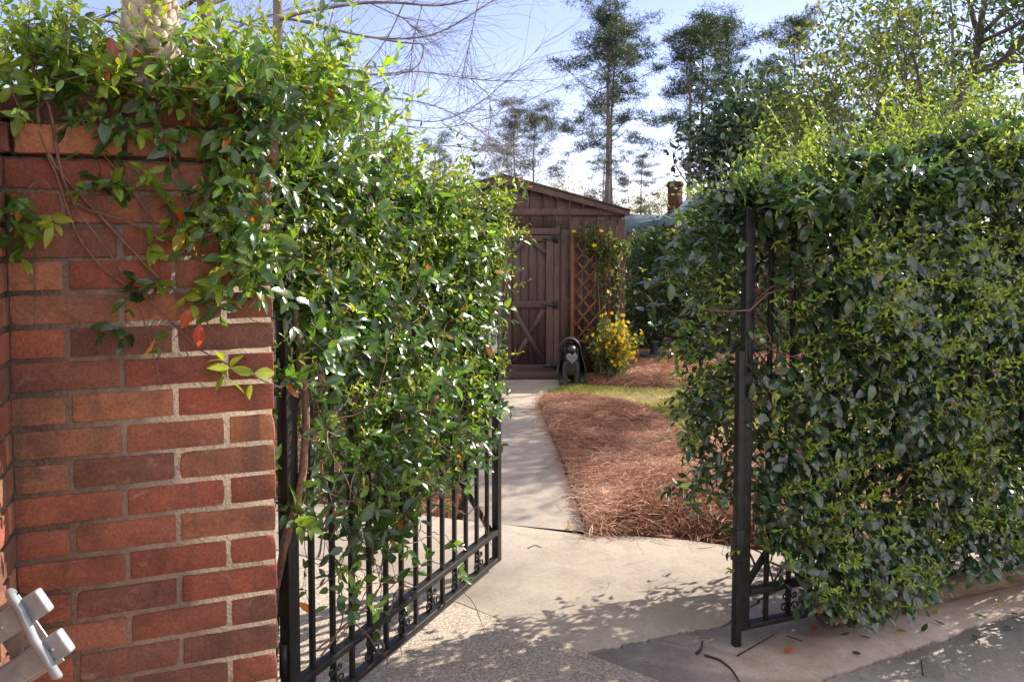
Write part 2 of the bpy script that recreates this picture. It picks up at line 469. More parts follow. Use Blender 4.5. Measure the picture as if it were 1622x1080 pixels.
# ------------------------------------------------------------------ foliage meshes
LT = np.array([0, .22, .22, .22, .52, .52, .52, .80, .80, .80, 1.0])
LS = np.array([0, -.74, 0, .74, -1, 0, 1, -.62, 0, .62, 0])
LQ = np.array([[1, 4, 5, 2], [2, 5, 6, 3], [4, 7, 8, 5], [5, 8, 9, 6]])
L3 = np.array([[0, 1, 2], [0, 2, 3], [7, 10, 8], [8, 10, 9]])
ST = np.array([0, .5, .5, .5, 1.0]); SS = np.array([0, -1, 0, 1, 0])
S3 = np.array([[0, 1, 2], [0, 2, 3], [1, 4, 2], [2, 4, 3]])


class Leaves:
    def __init__(s): s.p = []; s.a = []; s.n = []; s.L = []; s.W = []; s.r = []

    def add(s, p, a, n, L, W, r):
        p = np.atleast_2d(p)
        k = len(p)
        s.p.append(p); s.a.append(np.broadcast_to(a, (k, 3))); s.n.append(np.broadcast_to(n, (k, 3)))
        for lst, v in ((s.L, L), (s.W, W), (s.r, r)):
            lst.append(np.broadcast_to(np.asarray(v, float), (k,)))

    def count(s): return sum(len(x) for x in s.p)

    def build(s, name, mat, parent=None, lod=1, fold=0.28, droop=0.18):
        p = np.vstack(s.p); a = unit(np.vstack(s.a)); n = np.vstack(s.n)
        L = np.concatenate(s.L); W = np.concatenate(s.W); r = np.concatenate(s.r)
        sd = unit(np.cross(n, a)); n = np.cross(a, sd)
        t, q = (LT, LS) if lod else (ST, SS)
        rr = np.random.RandomState(len(p))
        dr = droop * (0.3 + 1.4 * rr.rand(len(p))) * np.where(rr.rand(len(p)) < .18, 2.6, 1)
        fo = fold * (0.3 + 1.4 * rr.rand(len(p)))
        h = -dr[:, None] * (t ** 2)[None] * L[:, None] + fo[:, None] * np.abs(q)[None] * W[:, None] * 0.5
        V = p[:, None] + a[:, None] * (t[None] * L[:, None])[..., None] + sd[:, None] * (q[None] * W[:, None] * .5)[..., None] + n[:, None] * h[..., None]
        k = len(t); b = (np.arange(len(p)) * k)[:, None, None]
        polys = [(LQ[None] + b).reshape(-1, 4), (L3[None] + b).reshape(-1, 3)] if lod else [(S3[None] + b).reshape(-1, 3)]
        me = np_mesh(name, V.reshape(-1, 3), polys, {'rnd': np.repeat(r, k), 'edge': np.tile(np.abs(q), len(p))}, smooth=True)
        return link(me, name, mat, parent)


def rdir(n, rs=R):
    return unit(rs.normal(size=(n, 3)))


def curve_path(p, d, length, n, droop=0.0, wig=0.25, rs=R):
    """a wandering stem from p towards d"""
    st = length / (n - 1)
    P = [np.asarray(p, float)]; d = unit(d)
    for i in range(n - 1):
        d = unit(d + rs.normal(size=3) * wig / math.sqrt(n) * 1.6 + np.array([0, 0, -droop / n]))
        P.append(P[-1] + d * st)
    return np.array(P)


def leafy_shoot(lv, stems, p, d, length, n, L0, L1, W, tint, droop, rs, ang=60, srad=0.0015, face=None, start=0):
    """opposite leaf pairs along a wandering stem; leaves shrink from L0 to L1 towards the tip"""
    P = curve_path(p, d, length, n, droop, 0.35, rs)
    if stems is not None: stems.tube(P, np.linspace(srad, srad * .5, n), 3, False, rs.rand())
    T = unit(np.gradient(P, axis=0))
    ref = unit(rs.normal(size=3) + (0 if face is None else np.asarray(face) * 1.2))
    for i in range(start, n):
        t = i / max(n - 1, 1)
        A = unit(np.cross(T[i], ref)); B = np.cross(A, T[i])
        if i % 2: A, B = B, A
        L = (L0 * (1 - t) + L1 * t)
        for sg in (-1, 1):
            an = rad(ang * (1 - .45 * t) + rs.normal() * 13)
            ax = T[i] * math.cos(an) + A * sg * math.sin(an) + rs.normal(size=3) * .14
            nm = T[i] * math.sin(an) * 1.0 + B * .25 + np.array([0, 0, .55]) + rs.normal(size=3) * .25
            if face is not None: nm = nm * (.45 if rs.rand() < .5 else 1) + np.asarray(face) * .9
            l = L * (0.75 + .5 * rs.rand())
            lv.add(P[i], ax, nm, l, l * W * (0.85 + .3 * rs.rand()), np.clip(tint + rs.normal() * .22, 0, .95) if rs.rand() > .012 else .95 + .05 * rs.rand())
    return P


# ------------------------------------------------------------------ ground
def gz(x, y):
    d = np.clip(np.sqrt(x * x + y * y) - 16.0, 0, 26)
    return -0.085 * d


th = np.linspace(0, 2 * math.pi, 97)[:-1]
rr_ = np.array([0.01, 1, 2, 4, 6, 9, 12, 15, 17, 20, 24, 28, 33, 38, 42, 48, 60, 90, 150, 300, 700, 1500, 3000.])
GX = np.outer(rr_, np.cos(th)); GY = np.outer(rr_, np.sin(th))
mb = MB()
i = np.arange(len(rr_) - 1)[:, None] * 96; j = np.arange(96)[None]; k = (j + 1) % 96
mb.add(np.stack([GX, GY, gz(GX, GY) - 0.05], -1).reshape(-1, 3), [np.stack([i + j, i + 96 + j, i + 96 + k, i + k], -1).reshape(-1, 4)])
tag(mb.build('ground', M['soil'], smooth=True), kind='structure')


def jag(a, b, n, amp, rs):
    t = np.linspace(0, 1, n + 1)
    a = np.asarray(a[:2], float); b = np.asarray(b[:2], float)
    d = b - a; nn = np.array([-d[1], d[0]]) / np.linalg.norm(d)
    w = np.cumsum(rs.normal(size=n + 1)) * amp * .5 + rs.normal(size=n + 1) * amp
    w = w - w[0] - (w[-1] - w[0]) * t
    return a + d * t[:, None] + nn * w[:, None]


def inset(poly, g):
    """pull a polygon's vertices in by g (for the joints between slabs)"""
    p = np.asarray(poly, float)
    if np.sum(p[:, 0] * np.roll(p[:, 1], -1) - np.roll(p[:, 0], -1) * p[:, 1]) < 0: p = p[::-1]
    e1 = unit(p - np.roll(p, 1, 0)); e2 = unit(np.roll(p, -1, 0) - p)
    n1 = np.c_[-e1[:, 1], e1[:, 0]]; n2 = np.c_[-e2[:, 1], e2[:, 0]]
    b = unit(n1 + n2)
    return p + b * g / np.maximum(np.sum(b * n1, 1), .5)[:, None]


rs = np.random.RandomState(3)
g2 = lambda x, y: gnd(x, y)[:2]
# path edges
path_R = [g2(*q) for q in ((930, 848), (915, 800), (900, 760), (887, 722), (872, 688), (859, 658), (853, 642), (856, 630), (866, 621), (882, 614), (905, 606))]
path_L = [np.array([-.29, 4.50]), np.array([-.30, 5.0]), np.array([-.33, 6.0]), np.array([-.36, 7.0]), np.array([-.38, 8.0]), np.array([-.40, 9.4])]
J1 = lambda x: 4.42 - .27 * x            # joint between path and apron
J2 = lambda x: 3.255 - .80 * x           # joint between apron and aggregate slab
# the path has two slabs
def pathslab(Rp, Lp): return np.array(list(Rp) + list(Lp)[::-1])
cut = 8
slabA = pathslab(path_R[:4], [path_L[0], path_L[1], path_L[2] * .6 + path_L[1] * .4])
slabB = pathslab(path_R[3:], [path_L[2] * .6 + path_L[1] * .4] + path_L[2:])
slabB = np.vstack([slabB[:8], [[.70, 9.36]], [[.70, 9.40]], slabB[8:]])
for q in (slabA, slabB):
    tag(MB().prism(inset(q, .004), -.04, 0.0).build('path', M['concrete'], bevel=.004), kind='structure')
# apron: smooth sunlit slab with a crack across its near corner
ck0 = np.array(g2(922, 1034)); ck1 = np.array(g2(1146, 990)); ck2 = np.array(g2(1230, 935))
crack = np.vstack([jag(ck0, ck1, 46, .0045, rs), jag(ck1, ck2, 14, .005, rs)[1:]])
left_far = np.array([[-2.6, J2(-.66) + 1.5]])
apr = np.vstack([[[-.60, J2(-.60)]], crack, [[1.75, 3.92], [1.30, 4.05], [.95, 4.19], [.42, J1(.42)], [-.29, J1(-.29)], [-.9, 4.72], [-2.6, 5.1], [-2.6, J2(-.60) + 1.0]]])
tag(MB().prism(inset(apr, .006), -.04, 0.0).build('pavement', M['concrete'], bevel=.003), kind='structure')
# near right: stained slab between the crack and the broken edge of the drive
bk = jag(g2(1275, 1085), g2(1520, 1000), 60, .004, rs)
bk2 = jag(bk[-1], [3.6, 3.95], 30, .006, rs)[1:]
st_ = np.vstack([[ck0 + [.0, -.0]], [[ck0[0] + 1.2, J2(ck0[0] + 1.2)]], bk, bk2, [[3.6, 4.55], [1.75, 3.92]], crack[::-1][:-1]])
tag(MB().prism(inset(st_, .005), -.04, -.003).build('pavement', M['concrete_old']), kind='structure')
dr_ = np.vstack([[[ck0[0] + 1.2, J2(ck0[0] + 1.2)]], bk, bk2, [[9, 4.6], [9, -16], [ck0[0] + 5.0, J2(ck0[0] + 5.0)]]])
dr_[-1] = [ck0[0] + 1.2 + 1.6, J2(ck0[0] + 1.2) - 18]
tag(MB().prism(inset(dr_, .009), -.04, -.006).build('pavement', M['concrete_drive']), kind='structure')
agg_ = np.array([[-.60, J2(-.60)], [ck0[0] + 1.2, J2(ck0[0] + 1.2)], [ck0[0] + 1.2 + 1.6, J2(ck0[0] + 1.2) - 18], [-6, -16], [-6, J2(-.6) + 1.2], [-2.6, J2(-.60) + 1.0]])
tag(MB().prism(inset(agg_, .006), -.04, -.001).build('pavement', M['aggregate'], bevel=.003), kind='structure')


# soft mounds with a top sheet inside a polygon
def inside(poly, x, y):
    c = np.zeros(len(x), bool); n = len(poly)
    for a in range(n):
        x0, y0 = poly[a]; x1, y1 = poly[(a + 1) % n]
        h = ((y0 > y) != (y1 > y)) & (x < (x1 - x0) * (y - y0) / (y1 - y0 + 1e-12) + x0)
        c ^= h
    return c


def edge_dist(poly, x, y):
    D = np.full(len(x), 1e9); n = len(poly)
    for a in range(n):
        p0 = np.asarray(poly[a]); p1 = np.asarray(poly[(a + 1) % n]); d = p1 - p0
        t = np.clip(((x - p0[0]) * d[0] + (y - p0[1]) * d[1]) / (d @ d + 1e-12), 0, 1)
        D = np.minimum(D, np.hypot(x - p0[0] - t * d[0], y - p0[1] - t * d[1]))
    return D


def lump(x, y, sd):
    r = np.random.RandomState(sd); h = 0
    for _ in range(9):
        a = r.rand() * 6.28; f = 2.0 + 6 * r.rand(); ph = r.rand() * 6.28
        h = h + np.sin((x * math.cos(a) + y * math.sin(a)) * f + ph) / (f * .5)
    return h / 3


class Mound:
    def __init__(s, poly, h, sd, step=.045, amp=.035, rise=.10):
        s.poly = [np.asarray(p, float) for p in poly]; s.h = h; s.sd = sd; s.amp = amp; s.rise = rise
        P = np.array(s.poly); s.lo = P.min(0); s.hi = P.max(0)
        s.step = step

    def z(s, x, y):
        d = edge_dist(s.poly, x, y)
        e = 1 - np.exp(-d / s.rise)
        return .004 + e * (s.h + s.amp * lump(x, y, s.sd))

    def sheet(s, name, mat):
        nx = int((s.hi[0] - s.lo[0]) / s.step) + 2; ny = int((s.hi[1] - s.lo[1]) / s.step) + 2
        X, Y = np.meshgrid(np.linspace(s.lo[0], s.hi[0], nx), np.linspace(s.lo[1], s.hi[1], ny))
        x = X.ravel(); y = Y.ravel(); ins = inside(s.poly, x, y)
        z = np.where(ins, s.z(x, y), -.045)
        idx = np.arange(nx * ny).reshape(ny, nx)
        Q = np.stack([idx[:-1, :-1], idx[:-1, 1:], idx[1:, 1:], idx[1:, :-1]], -1).reshape(-1, 4)
        Q = Q[ins[Q].any(1)]
        used = np.unique(Q); mp = np.zeros(nx * ny, int); mp[used] = np.arange(len(used))
        return tag(link(np_mesh(name, np.c_[x, y, z][used], [mp[Q]], smooth=True), name, mat), kind='structure')

    def pts(s, n, rs):
        o = []
        c = 0
        while c < n:
            q = s.lo + rs.rand(n * 2, 2) * (s.hi - s.lo); q = q[inside(s.poly, q[:, 0], q[:, 1])]
            o.append(q); c += len(q)
        return np.vstack(o)[:n]


def strands(name, P, D, UPN, L, W, bend, rnd, mat):
    """ribbons of three segments: P base, D direction, UPN bend direction"""
    t = np.linspace(0, 1, 4)
    sd = unit(np.cross(D, np.array([0, 0, 1.0]) + R.normal(size=D.shape) * .5))
    C = P[:, None] + D[:, None] * (t[None] * L[:, None])[..., None] + UPN[:, None] * (bend[:, None] * (t * (1 - t) * 4)[None] * L[:, None])[..., None]
    w = np.array([.8, 1, .9, .35])[None] * W[:, None] * .5
    V = np.stack([C - sd[:, None] * w[..., None], C + sd[:, None] * w[..., None]], 2).reshape(-1, 3)
    b = (np.arange(len(P)) * 8)[:, None, None]
    q = np.array([[0, 1, 3, 2], [2, 3, 5, 4], [4, 5, 7, 6]])[None] + b
    return link(np_mesh(name, V, [q.reshape(-1, 4)], {'rnd': np.repeat(rnd, 8)}), name, mat)


def straw(mound, n, sd, over=.05):
    rs = np.random.RandomState(sd)
    q = mound.pts(n, rs)
    ed = edge_dist(mound.poly, q[:, 0], q[:, 1]) < .10
    mv = ed & (rs.rand(n) < .30)
    q = q + mv[:, None] * rs.normal(size=(n, 2)) * .065
    far_ = rs.rand(n) < .006
    q = q + far_[:, None] * rs.normal(size=(n, 2)) * .45
    ins = inside(mound.poly, q[:, 0], q[:, 1])
    z = np.where(ins, mound.z(q[:, 0], q[:, 1]), .004)
    a = rs.rand(n) * 6.283
    # needles lie in loose tufts that share a heading
    a = a * .45 + 4.5 * np.sin(q[:, 0] * 5 + 2 * np.sin(q[:, 1] * 4)) * .55
    el = np.abs(rs.normal(size=n)) * .22 - .05
    D = np.c_[np.cos(a) * np.cos(el), np.sin(a) * np.cos(el), np.sin(el)]
    L = .07 + .11 * rs.rand(n)
    P = np.c_[q, z + rs.rand(n) ** 2 * .028 + .002] - D * (L * .5)[:, None]
    P[:, 2] = np.maximum(P[:, 2], .004)
    B = rdir(n, rs); B[:, 2] = np.abs(B[:, 2])
    return tag(strands('pine_straw', P, D, B, L, .0016 + .0018 * rs.rand(n), rs.normal(size=n) * .14, np.clip(.46 + .30 * lump(q[:, 0] * 1.2, q[:, 1] * 1.2, sd + 1) + rs.normal(size=n) * .24, 0, 1), M['straw']), kind='stuff')


bed1 = [np.array(q) + [.012, 0] for q in path_R[:8]] + [g2(*q) for q in ((868, 628), (900, 628), (950, 634), (1000, 645), (1040, 660), (1060, 678), (1110, 695), (1200, 700), (1400, 720))] + \
       [np.array([2.5, 4.35]), np.array([1.75, 3.99]), np.array([1.32, 4.13]), np.array([.96, 4.26])]
m1 = Mound(bed1, .06, 4, amp=.09, rise=.12)
m1.sheet('mulch', M['mulch'])
tag(straw(m1, 70000, 8), 'rust brown pine straw bed beside the pale walkway', 'pine straw')
bed2 = [g2(*q) for q in ((912, 606), (935, 612), (1000, 614), (1090, 616), (1300, 622), (1300, 560), (1000, 556), (992, 592), (920, 596))]
m2 = Mound(bed2, .05, 9, step=.06, amp=.04, rise=.15)
m2.sheet('mulch', M['mulch'])
tag(straw(m2, 26000, 18), 'reddish pine straw spread along the foot of the shed and shrubs', 'pine straw')
bed3 = [np.array([-.32, 4.56]), np.array([-.36, 6.0]), np.array([-.42, 8.0]), np.array([-.43, 9.3]), np.array([-4.5, 9.3]), np.array([-4.5, 5.6]), np.array([-2.6, 5.14]), np.array([-.9, 4.77])]
m3 = Mound(bed3, .05, 19, step=.06, amp=.04, rise=.12)
m3.sheet('mulch', M['mulch'])
tag(straw(m3, 26000, 28), 'shaded pine straw bed seen through the bars of the open gate', 'pine straw')
# lawn patch between the two beds
lawn = [g2(*q) for q in ((866, 622), (884, 615), (912, 608), (935, 613), (1000, 616), (1090, 618), (1300, 624), (1420, 640), (1400, 716), (1200, 698), (1110, 693), (1062, 676), (1042, 659), (1002, 644), (952, 633), (900, 627), (868, 627))]
ml = Mound(lawn, .012, 33, step=.07, amp=.01, rise=.1)
ml.sheet('lawn', M['lawn_soil'])
rs = np.random.RandomState(77)
q = ml.pts(36000, rs); n = len(q)
a = rs.rand(n) * 6.28; el = .5 + rs.rand(n) * .9
D = np.c_[np.cos(a) * np.cos(el), np.sin(a) * np.cos(el), np.sin(el)]
mossy = np.clip(.55 + .9 * lump(q[:, 0] * .8, q[:, 1] * 1.3, 5) - .25 * (edge_dist(lawn, q[:, 0], q[:, 1]) < .12) + rs.normal(size=n) * .2, 0, 1)
tag(strands('grass', np.c_[q, ml.z(q[:, 0], q[:, 1])], D, rdir(n, rs), .018 + .02 * rs.rand(n), .003 + .002 * rs.rand(n), np.full(n, .1), mossy, M['grass']),
    'thin yellow green grass between the pine straw beds', 'grass', kind='stuff')

# ------------------------------------------------------------------ brick work
TH = rad(21.0)
EU = np.array([math.cos(TH), math.sin(TH), 0])      # along the wall, to the right
EV = np.array([math.sin(TH), -math.cos(TH), 0])     # out of the wall, towards the camera
EZ = np.array([0, 0, 1.0])
COURSE, STR, JT = .0745, .2196, .0125
PC = np.array([(431 - CX) / FPX * 1.90, 1.90, 0])   # front right corner of the pillar


def brick_block(mb, o, au, av, ncol, z0, ncourse, depth, rs, phase=0, seed_tones=None):
    """running-bond face: o = lower right corner, au = to the left along the face, av = outward"""
    for c in range(ncourse):
        off = STR / 2 if (c + phase) % 2 else 0
        u = -off
        while u < ncol * STR - 1e-6:
            a0 = max(u, 0); a1 = min(u + STR, ncol * STR)
            u += STR
            if a1 - a0 < .02: continue
            w = a1 - a0 - JT
            if a0 == 0: w += JT / 2; ca = a0 + w / 2
            else: ca = a0 + JT / 2 + w / 2
            if a1 >= ncol * STR - 1e-6: w += JT / 2; ca += JT / 4
            jz = rs.normal() * .0009
            ctr = o + au * (ca + rs.normal() * .0009) + EZ * (z0 + (c + .5) * COURSE + jz) - av * (depth / 2 - rs.normal() * .0008)
            tilt = rs.normal() * .004
            ax = [au * math.cos(tilt) + EZ * math.sin(tilt), EZ * math.cos(tilt) - au * math.sin(tilt), av]
            t = rs.rand()
            hh = COURSE - JT + rs.normal() * .0009
            nx = max(4, int(w / .022)); xs = np.linspace(-w / 2, w / 2, nx); zs = np.linspace(-hh / 2, hh / 2, 4)
            ring = np.array([[x_, -hh / 2] for x_ in xs] + [[w / 2, z_] for z_ in zs[1:-1]] + [[x_, hh / 2] for x_ in xs[::-1]] + [[-w / 2, z_] for z_ in zs[1:-1][::-1]])
            ring = ring + rs.normal(size=ring.shape) * .0006
            for q_ in (0, nx - 1, nx + 2, 2 * nx + 1):
                if rs.rand() < .22: ring[q_] *= [1 - .006 / w * rs.rand() * 2, 1 - .10 * rs.rand()]
            P3 = ctr + ring[:, :1] * ax[0] + ring[:, 1:] * ax[1] + av * depth / 2
            if np.dot(np.cross(ax[0], ax[1]), av) > 0: P3 = P3[::-1]
            mb.extr(P3, -av * depth, t)


def chip(o, amt=.0022):
    m = o.modifiers.new('bevel', 'BEVEL'); m.width = .0024; m.segments = 2; m.limit_method = 'ANGLE'
    return o


rs = np.random.RandomState(21)
pillar = empty('brick_pillar', PC - EU * .27 - EV * .24, 'red brick pillar at the left holding the open iron gate', 'pillar')
mb = MB()
brick_block(mb, PC, -EU, EV, 2.5, 0, 24, .10, rs)
brick_block(mb, PC - EV * .104, -EV, EU, 2, 0, 24, .10, rs, 1)
chip(mb.build('shaft', M['brick'], pillar))
mb = MB()
PW, PD = 2.5 * STR, .545
mb.box(PC - EU * (PW / 2 + .008) - EV * (PD / 2) + EZ * .893, (PW + .006, PD - .008, 1.786), [EU, EV, EZ])
mb.build('mortar', M['mortar'], pillar)
mb = MB()
PC2 = PC + EU * .016 + EV * .016
brick_block(mb, PC2, -EU, EV, 2.65, 24 * COURSE, 1, .12, rs, 1)
brick_block(mb, PC2 - EV * .124, -EV, EU, 2.0, 24 * COURSE, 1, .10, rs, 0)
PC3 = PC - EU * .022 - EV * .020
brick_block(mb, PC3, -EU, EV, 2.55, 25 * COURSE, 1, .12, rs, 0)
brick_block(mb, PC3 - EV * .124, -EV, EU, 1.9, 25 * COURSE, 1, .10, rs, 1)
chip(mb.build('corbel', M['brick'], pillar))
mb = MB()
mb.box(PC - EU * (PW / 2 + .005) - EV * (PD / 2 - .002) + EZ * (25.0 * COURSE), (PW - .03, PD - .05, 2 * COURSE - .002), [EU, EV, EZ])
mb.build('mortar', M['mortar'], pillar)
mb = MB()
mb.box(PC - EU * (PW / 2) - EV * (PD / 2) + EZ * (26 * COURSE + .009), (PW - .06, PD - .06, .018), [EU, EV, EZ])
mb.build('cap', M['mortar'], pillar, bevel=.006)

# return wall that comes towards the camera at the far left
WC = PC - EU * PW
wall = empty('brick_wall', WC + EV * .9 - EU * .1, 'red brick wall running along the left edge towards the viewer', 'wall')
mb = MB()
brick_block(mb, WC + EV * 1.92 + EU * .0, -EV, EU, 1.92 / STR, 0, 26, .10, rs, 0)
chip(mb.build('brickwork', M['brick'], wall))
mb = MB()
mb.box(WC + EV * .80 - EU * .085 + EZ * .965, (.158, 2.22, 1.93), [EU, EV, EZ])
mb.build('mortar', M['mortar'], wall)

# stone finial on the pillar
fc = at(240, 60, 1.82); fc[2] = 26 * COURSE + .019
FS = .72
fin = empty('stone_finial', fc, 'weathered carved stone finial on top of the brick pillar', 'finial')
mb = MB()
mb.lathe([(0, 0), (.062, 0), (.064, .012), (.046, .022), (.042, .032), (.056, .045), (.078, .075), (.086, .105), (.08, .12)], fc, 28)
mb.V = [fc + (v_ - fc) * FS for v_ in mb.V]
mb.build('urn', M['stone'], fin, smooth=True)
mb = MB()
for r_ in range(7):
    zz = .10 + r_ * .034; rad_ = .082 * math.sqrt(max(.05, 1 - ((zz - .13) / .26) ** 2))
    for a_ in range(12):
        an = (a_ + .5 * (r_ % 2)) / 12 * 6.283
        dv = np.array([math.cos(an), math.sin(an), 0])
        mb.ball(fc + dv * (rad_ - .004) + EZ * zz, (.021, .010, .034), [np.array([-dv[1], dv[0], 0]), unit(dv - EZ * .25), unit(EZ + dv * .25)], 10, 7)
mb.lathe([(.07, .07), (.080, .13), (.070, .25), (.04, .35), (0, .40)], fc, 20)
mb.V = [fc + (v_ - fc) * FS for v_ in mb.V]
mb.build('carved_scales', M['stone'], fin, smooth=True)

# ------------------------------------------------------------------ gates
GH = np.array([-.700, 2.43, 0]); GF = np.array([-.075, 3.80, 0])
GL = np.linalg.norm(GF - GH); GD = (GF - GH) / GL
GN = np.array([GD[1], -GD[0], 0])          # side seen by the camera


def scroll(mb, c, d, n, h):
    """an iron S-scroll pair: c lower centre, d along the gate, h height"""
    for sg in (-1, 1):
        for zc, r0, turn in ((.30, .020, 1), (.72, .015, -1)):
            t = np.linspace(0, 2.2 * math.pi, 20); r = r0 * (1 - t / (2.9 * math.pi))
            P = [c + d * sg * (.008 + r0 + -r[i] * math.cos(t[i])) + EZ * (zc * h + turn * r[i] * math.sin(t[i])) for i in range(20)]
            mb.tube(P, .0038, 5)
    mb.tube([c + EZ * .01, c + EZ * h * .5, c + EZ * (h - .01)], .006, 6)


def gate_leaf(root, O, D, Nn, L, top, z0, nb, stile=.042):
    """O hinge foot, D along the leaf, stiles, rails, pickets and scrolls"""
    for s, w in ((0, .050), (L, stile)):
        MB().bar(O + D * s + EZ * (z0 - .003), O + D * s + EZ * top, w, w * .8, D).build('stile', M['iron'], root, bevel=.002)
    for zz, hh, ww in ((z0 + .012, .022, .038), (z0 + .150, .024, .038), (top - .14, .024, .036), (top - .012, .024, .036)):
        MB().bar(O + D * .027 + EZ * zz, O + D * (L - stile / 2 - .002) + EZ * zz, ww, hh, Nn).build('rail', M['iron'], root, bevel=.002)
    sp = L / (nb + 1)
    for kq in range(nb):
        b = O + D * sp * (kq + 1)
        MB().bar(b + EZ * (z0 + .024), b + EZ * (top - .026), .0165, .0165, D).build('bar', M['iron'], root, bevel=.0012)
        if kq % 2 == 1:
            mb = MB(); scroll(mb, b + EZ * (z0 + .024) + Nn * .010, D, Nn, .114)
            mb.build('scroll', M['iron'], root, smooth=True)


gate = empty('iron_gate', GH, 'black iron gate leaf swung open at left, overgrown with glossy vine', 'gate')
gate_leaf(gate, GH, GD, GN, GL, 1.78, .045, 13)
# diagonal brace behind the bars near the free end
MB().bar(GH + GD * (GL - .42) + EZ * .62 - GN * .020, GH + GD * (GL - .03) + EZ * .20 - GN * .020, .028, .010, EZ).build('brace', M['iron'], gate, bevel=.001)
# lock case between the last bar and the stile
mb = MB()
lc = GH + GD * (GL - .075)
mb.box(lc + EZ * 1.14, (.090, .038, .135), [GD, GN, EZ])
lock = mb.build('lock', M['steel'], gate, bevel=.004)
mb = MB()
mb.box(lc + EZ * 1.145 + GN * .021, (.042, .004, .055), [GD, GN, EZ])
mb.build('lock_plate', M['dark_metal'], lock, bevel=.001)
mb = MB()
for zz in (.30, 1.45):
    mb = MB(); mb.tube([GH - GD * .032 + EZ * (zz - .05), GH - GD * .032 + EZ * (zz + .05)], .013, 10)
    mb.build('hinge', M['iron'], gate, smooth=True)

RO = np.array([.928, 3.10, 0]); RL = 1.56
RD = EU; RH = RO + RD * RL
gate2 = empty('iron_gate', RH, 'closed black iron gate leaf at the right, buried in a dark leafy hedge', 'gate')
gate_leaf(gate2, RH, -RD, EV, RL, 1.74, .052, 13, .040)
MB().bar(RO + RD * .03 + EZ * .22 - EV * .02, RO + RD * .34 + EZ * .60 - EV * .02, .030, .010, EZ).build('brace', M['iron'], gate2, bevel=.001)
mb = MB(); mb.box(RO + EV * .0188 + EZ * 1.165, (.012, .004, .075), [RD, EV, EZ])
mb.build('strike_slot', M['dark_metal'], gate2)
# drop bolt on the free stile, its foot in the paving
mb = MB(); mb.bar(RO - RD * .040 + EV * .012 + EZ * -.02, RO - RD * .040 + EV * .012 + EZ * 1.18, .030, .030, RD)
mb.build('drop_bolt', M['iron'], gate2, bevel=.003)
mb = MB(); mb.bar(RO - RD * .040 + EV * .012 + EZ * .34, RO - RD * .040 + EV * .012 + EZ * .47, .040, .040, RD)
mb.build('bolt_guide', M['iron'], gate2, bevel=.003)

# ------------------------------------------------------------------ vine on the left gate and pillar
rs = np.random.RandomState(101)
vroot = GH - GD * .03 - GN * .06
vine = empty('climbing_vine', vroot, 'glossy star jasmine vine draped over the brick pillar and the open gate', 'vine')
lv = Leaves(); yl = Leaves(); st = MB(); yst = MB()


def zhi(s): return np.interp(s, [-.1, .05, .25, .5, .75, 1.0, 1.12], [2.10, 2.06, 2.00, 1.89, 1.81, 1.76, 1.62])
def zlo(s): return np.interp(s, [-.1, .08, .25, .45, .65, .85, 1.0, 1.12], [1.15, 1.02, .84, .66, .66, .80, 1.06, 1.3])


toward = unit(np.array([.72, -.57, .54]))
cnt = 0
while cnt < 1000:
    s = rs.uniform(-.05, .985); z = rs.uniform(.15, 2.16)
    if z > zhi(s) - .04: continue
    lo = zlo(s)
    if z < lo:
        keep = math.exp(-(lo - z) / .16) * .55 + (.045 if s < .5 else .004)
        if rs.rand() > keep: continue
    if z > lo and rs.rand() < .25 * (1 - (z - lo) / 1.3): continue
    if s < .22 and z < 1.45 and rs.rand() < .45: continue
    if math.sin(9.5 * s + 3 * math.sin(4.1 * z)) * math.sin(7.3 * z + 2.2 * s) < -.25 and rs.rand() < .62: continue
    v = rs.normal() * .045 - .045 * max(0, s - .35) / .65
    p = GH + GD * (s * GL) + GN * v + EZ * z
    d = unit(GN * ((.40 - .3 * s) * (1 if v > -.02 else -.7)) + rs.normal(size=3) * .75 + np.array([0, 0, .10]) + SUN * .35)
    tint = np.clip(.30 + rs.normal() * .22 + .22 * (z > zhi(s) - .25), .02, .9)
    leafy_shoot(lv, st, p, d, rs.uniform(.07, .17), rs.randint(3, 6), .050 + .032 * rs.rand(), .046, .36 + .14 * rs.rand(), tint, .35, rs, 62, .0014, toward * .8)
    cnt += 1
# new bright growth at the outer face, top and free end
for _ in range(900):
    s = rs.uniform(-.05, 1.01); top = zhi(min(s, 1.1))
    z = top - abs(rs.normal()) * .28 if rs.rand() < .5 else rs.uniform(max(.5, zlo(s) - .1), top)
    if z < .3: continue
    p = GH + GD * (s * GL) + GN * (rs.normal() * .05 + .03 - .08 * max(0, s - .4)) + EZ * z
    d = unit(GN * (.45 - .35 * s) + rs.normal(size=3) * .55 + EZ * .55 + SUN * .4 + GD * (.5 if s > .85 else 0))
    leafy_shoot(yl, yst, p, d, rs.uniform(.05, .16), rs.randint(4, 8), .026, .012, .40, rs.rand(), -.1, rs, 48, .0011)
# long sprigs reaching past the free stile
for zz in (1.74, 1.70, 1.66, 1.60, 1.52, 1.38, 1.02, .93):
    p = GF + EZ * zz + GN * rs.uniform(-.03, .06) - GD * .10
    P = curve_path(p, GD * .6 + GN * .45 + EZ * rs.uniform(-.15, .35) + rs.normal(size=3) * .15, rs.uniform(.10, .19), 8, .1, .3, rs)
    st.tube(P, np.linspace(.0022, .001, 8), 4, False)
    for kk in range(2, 8):
        (leafy_shoot(yl, yst, P[kk], unit(P[kk] - P[kk - 1]) + rs.normal(size=3) * .5, .06, 4, .028, .014, .42, rs.rand(), 0, rs, 50, .0009) if rs.rand() < .75 else
         leafy_shoot(lv, st, P[kk], unit(P[kk] - P[kk - 1]) + rs.normal(size=3) * .6, .05, 2, .045, .034, .46, .4, .2, rs, 55, .001))
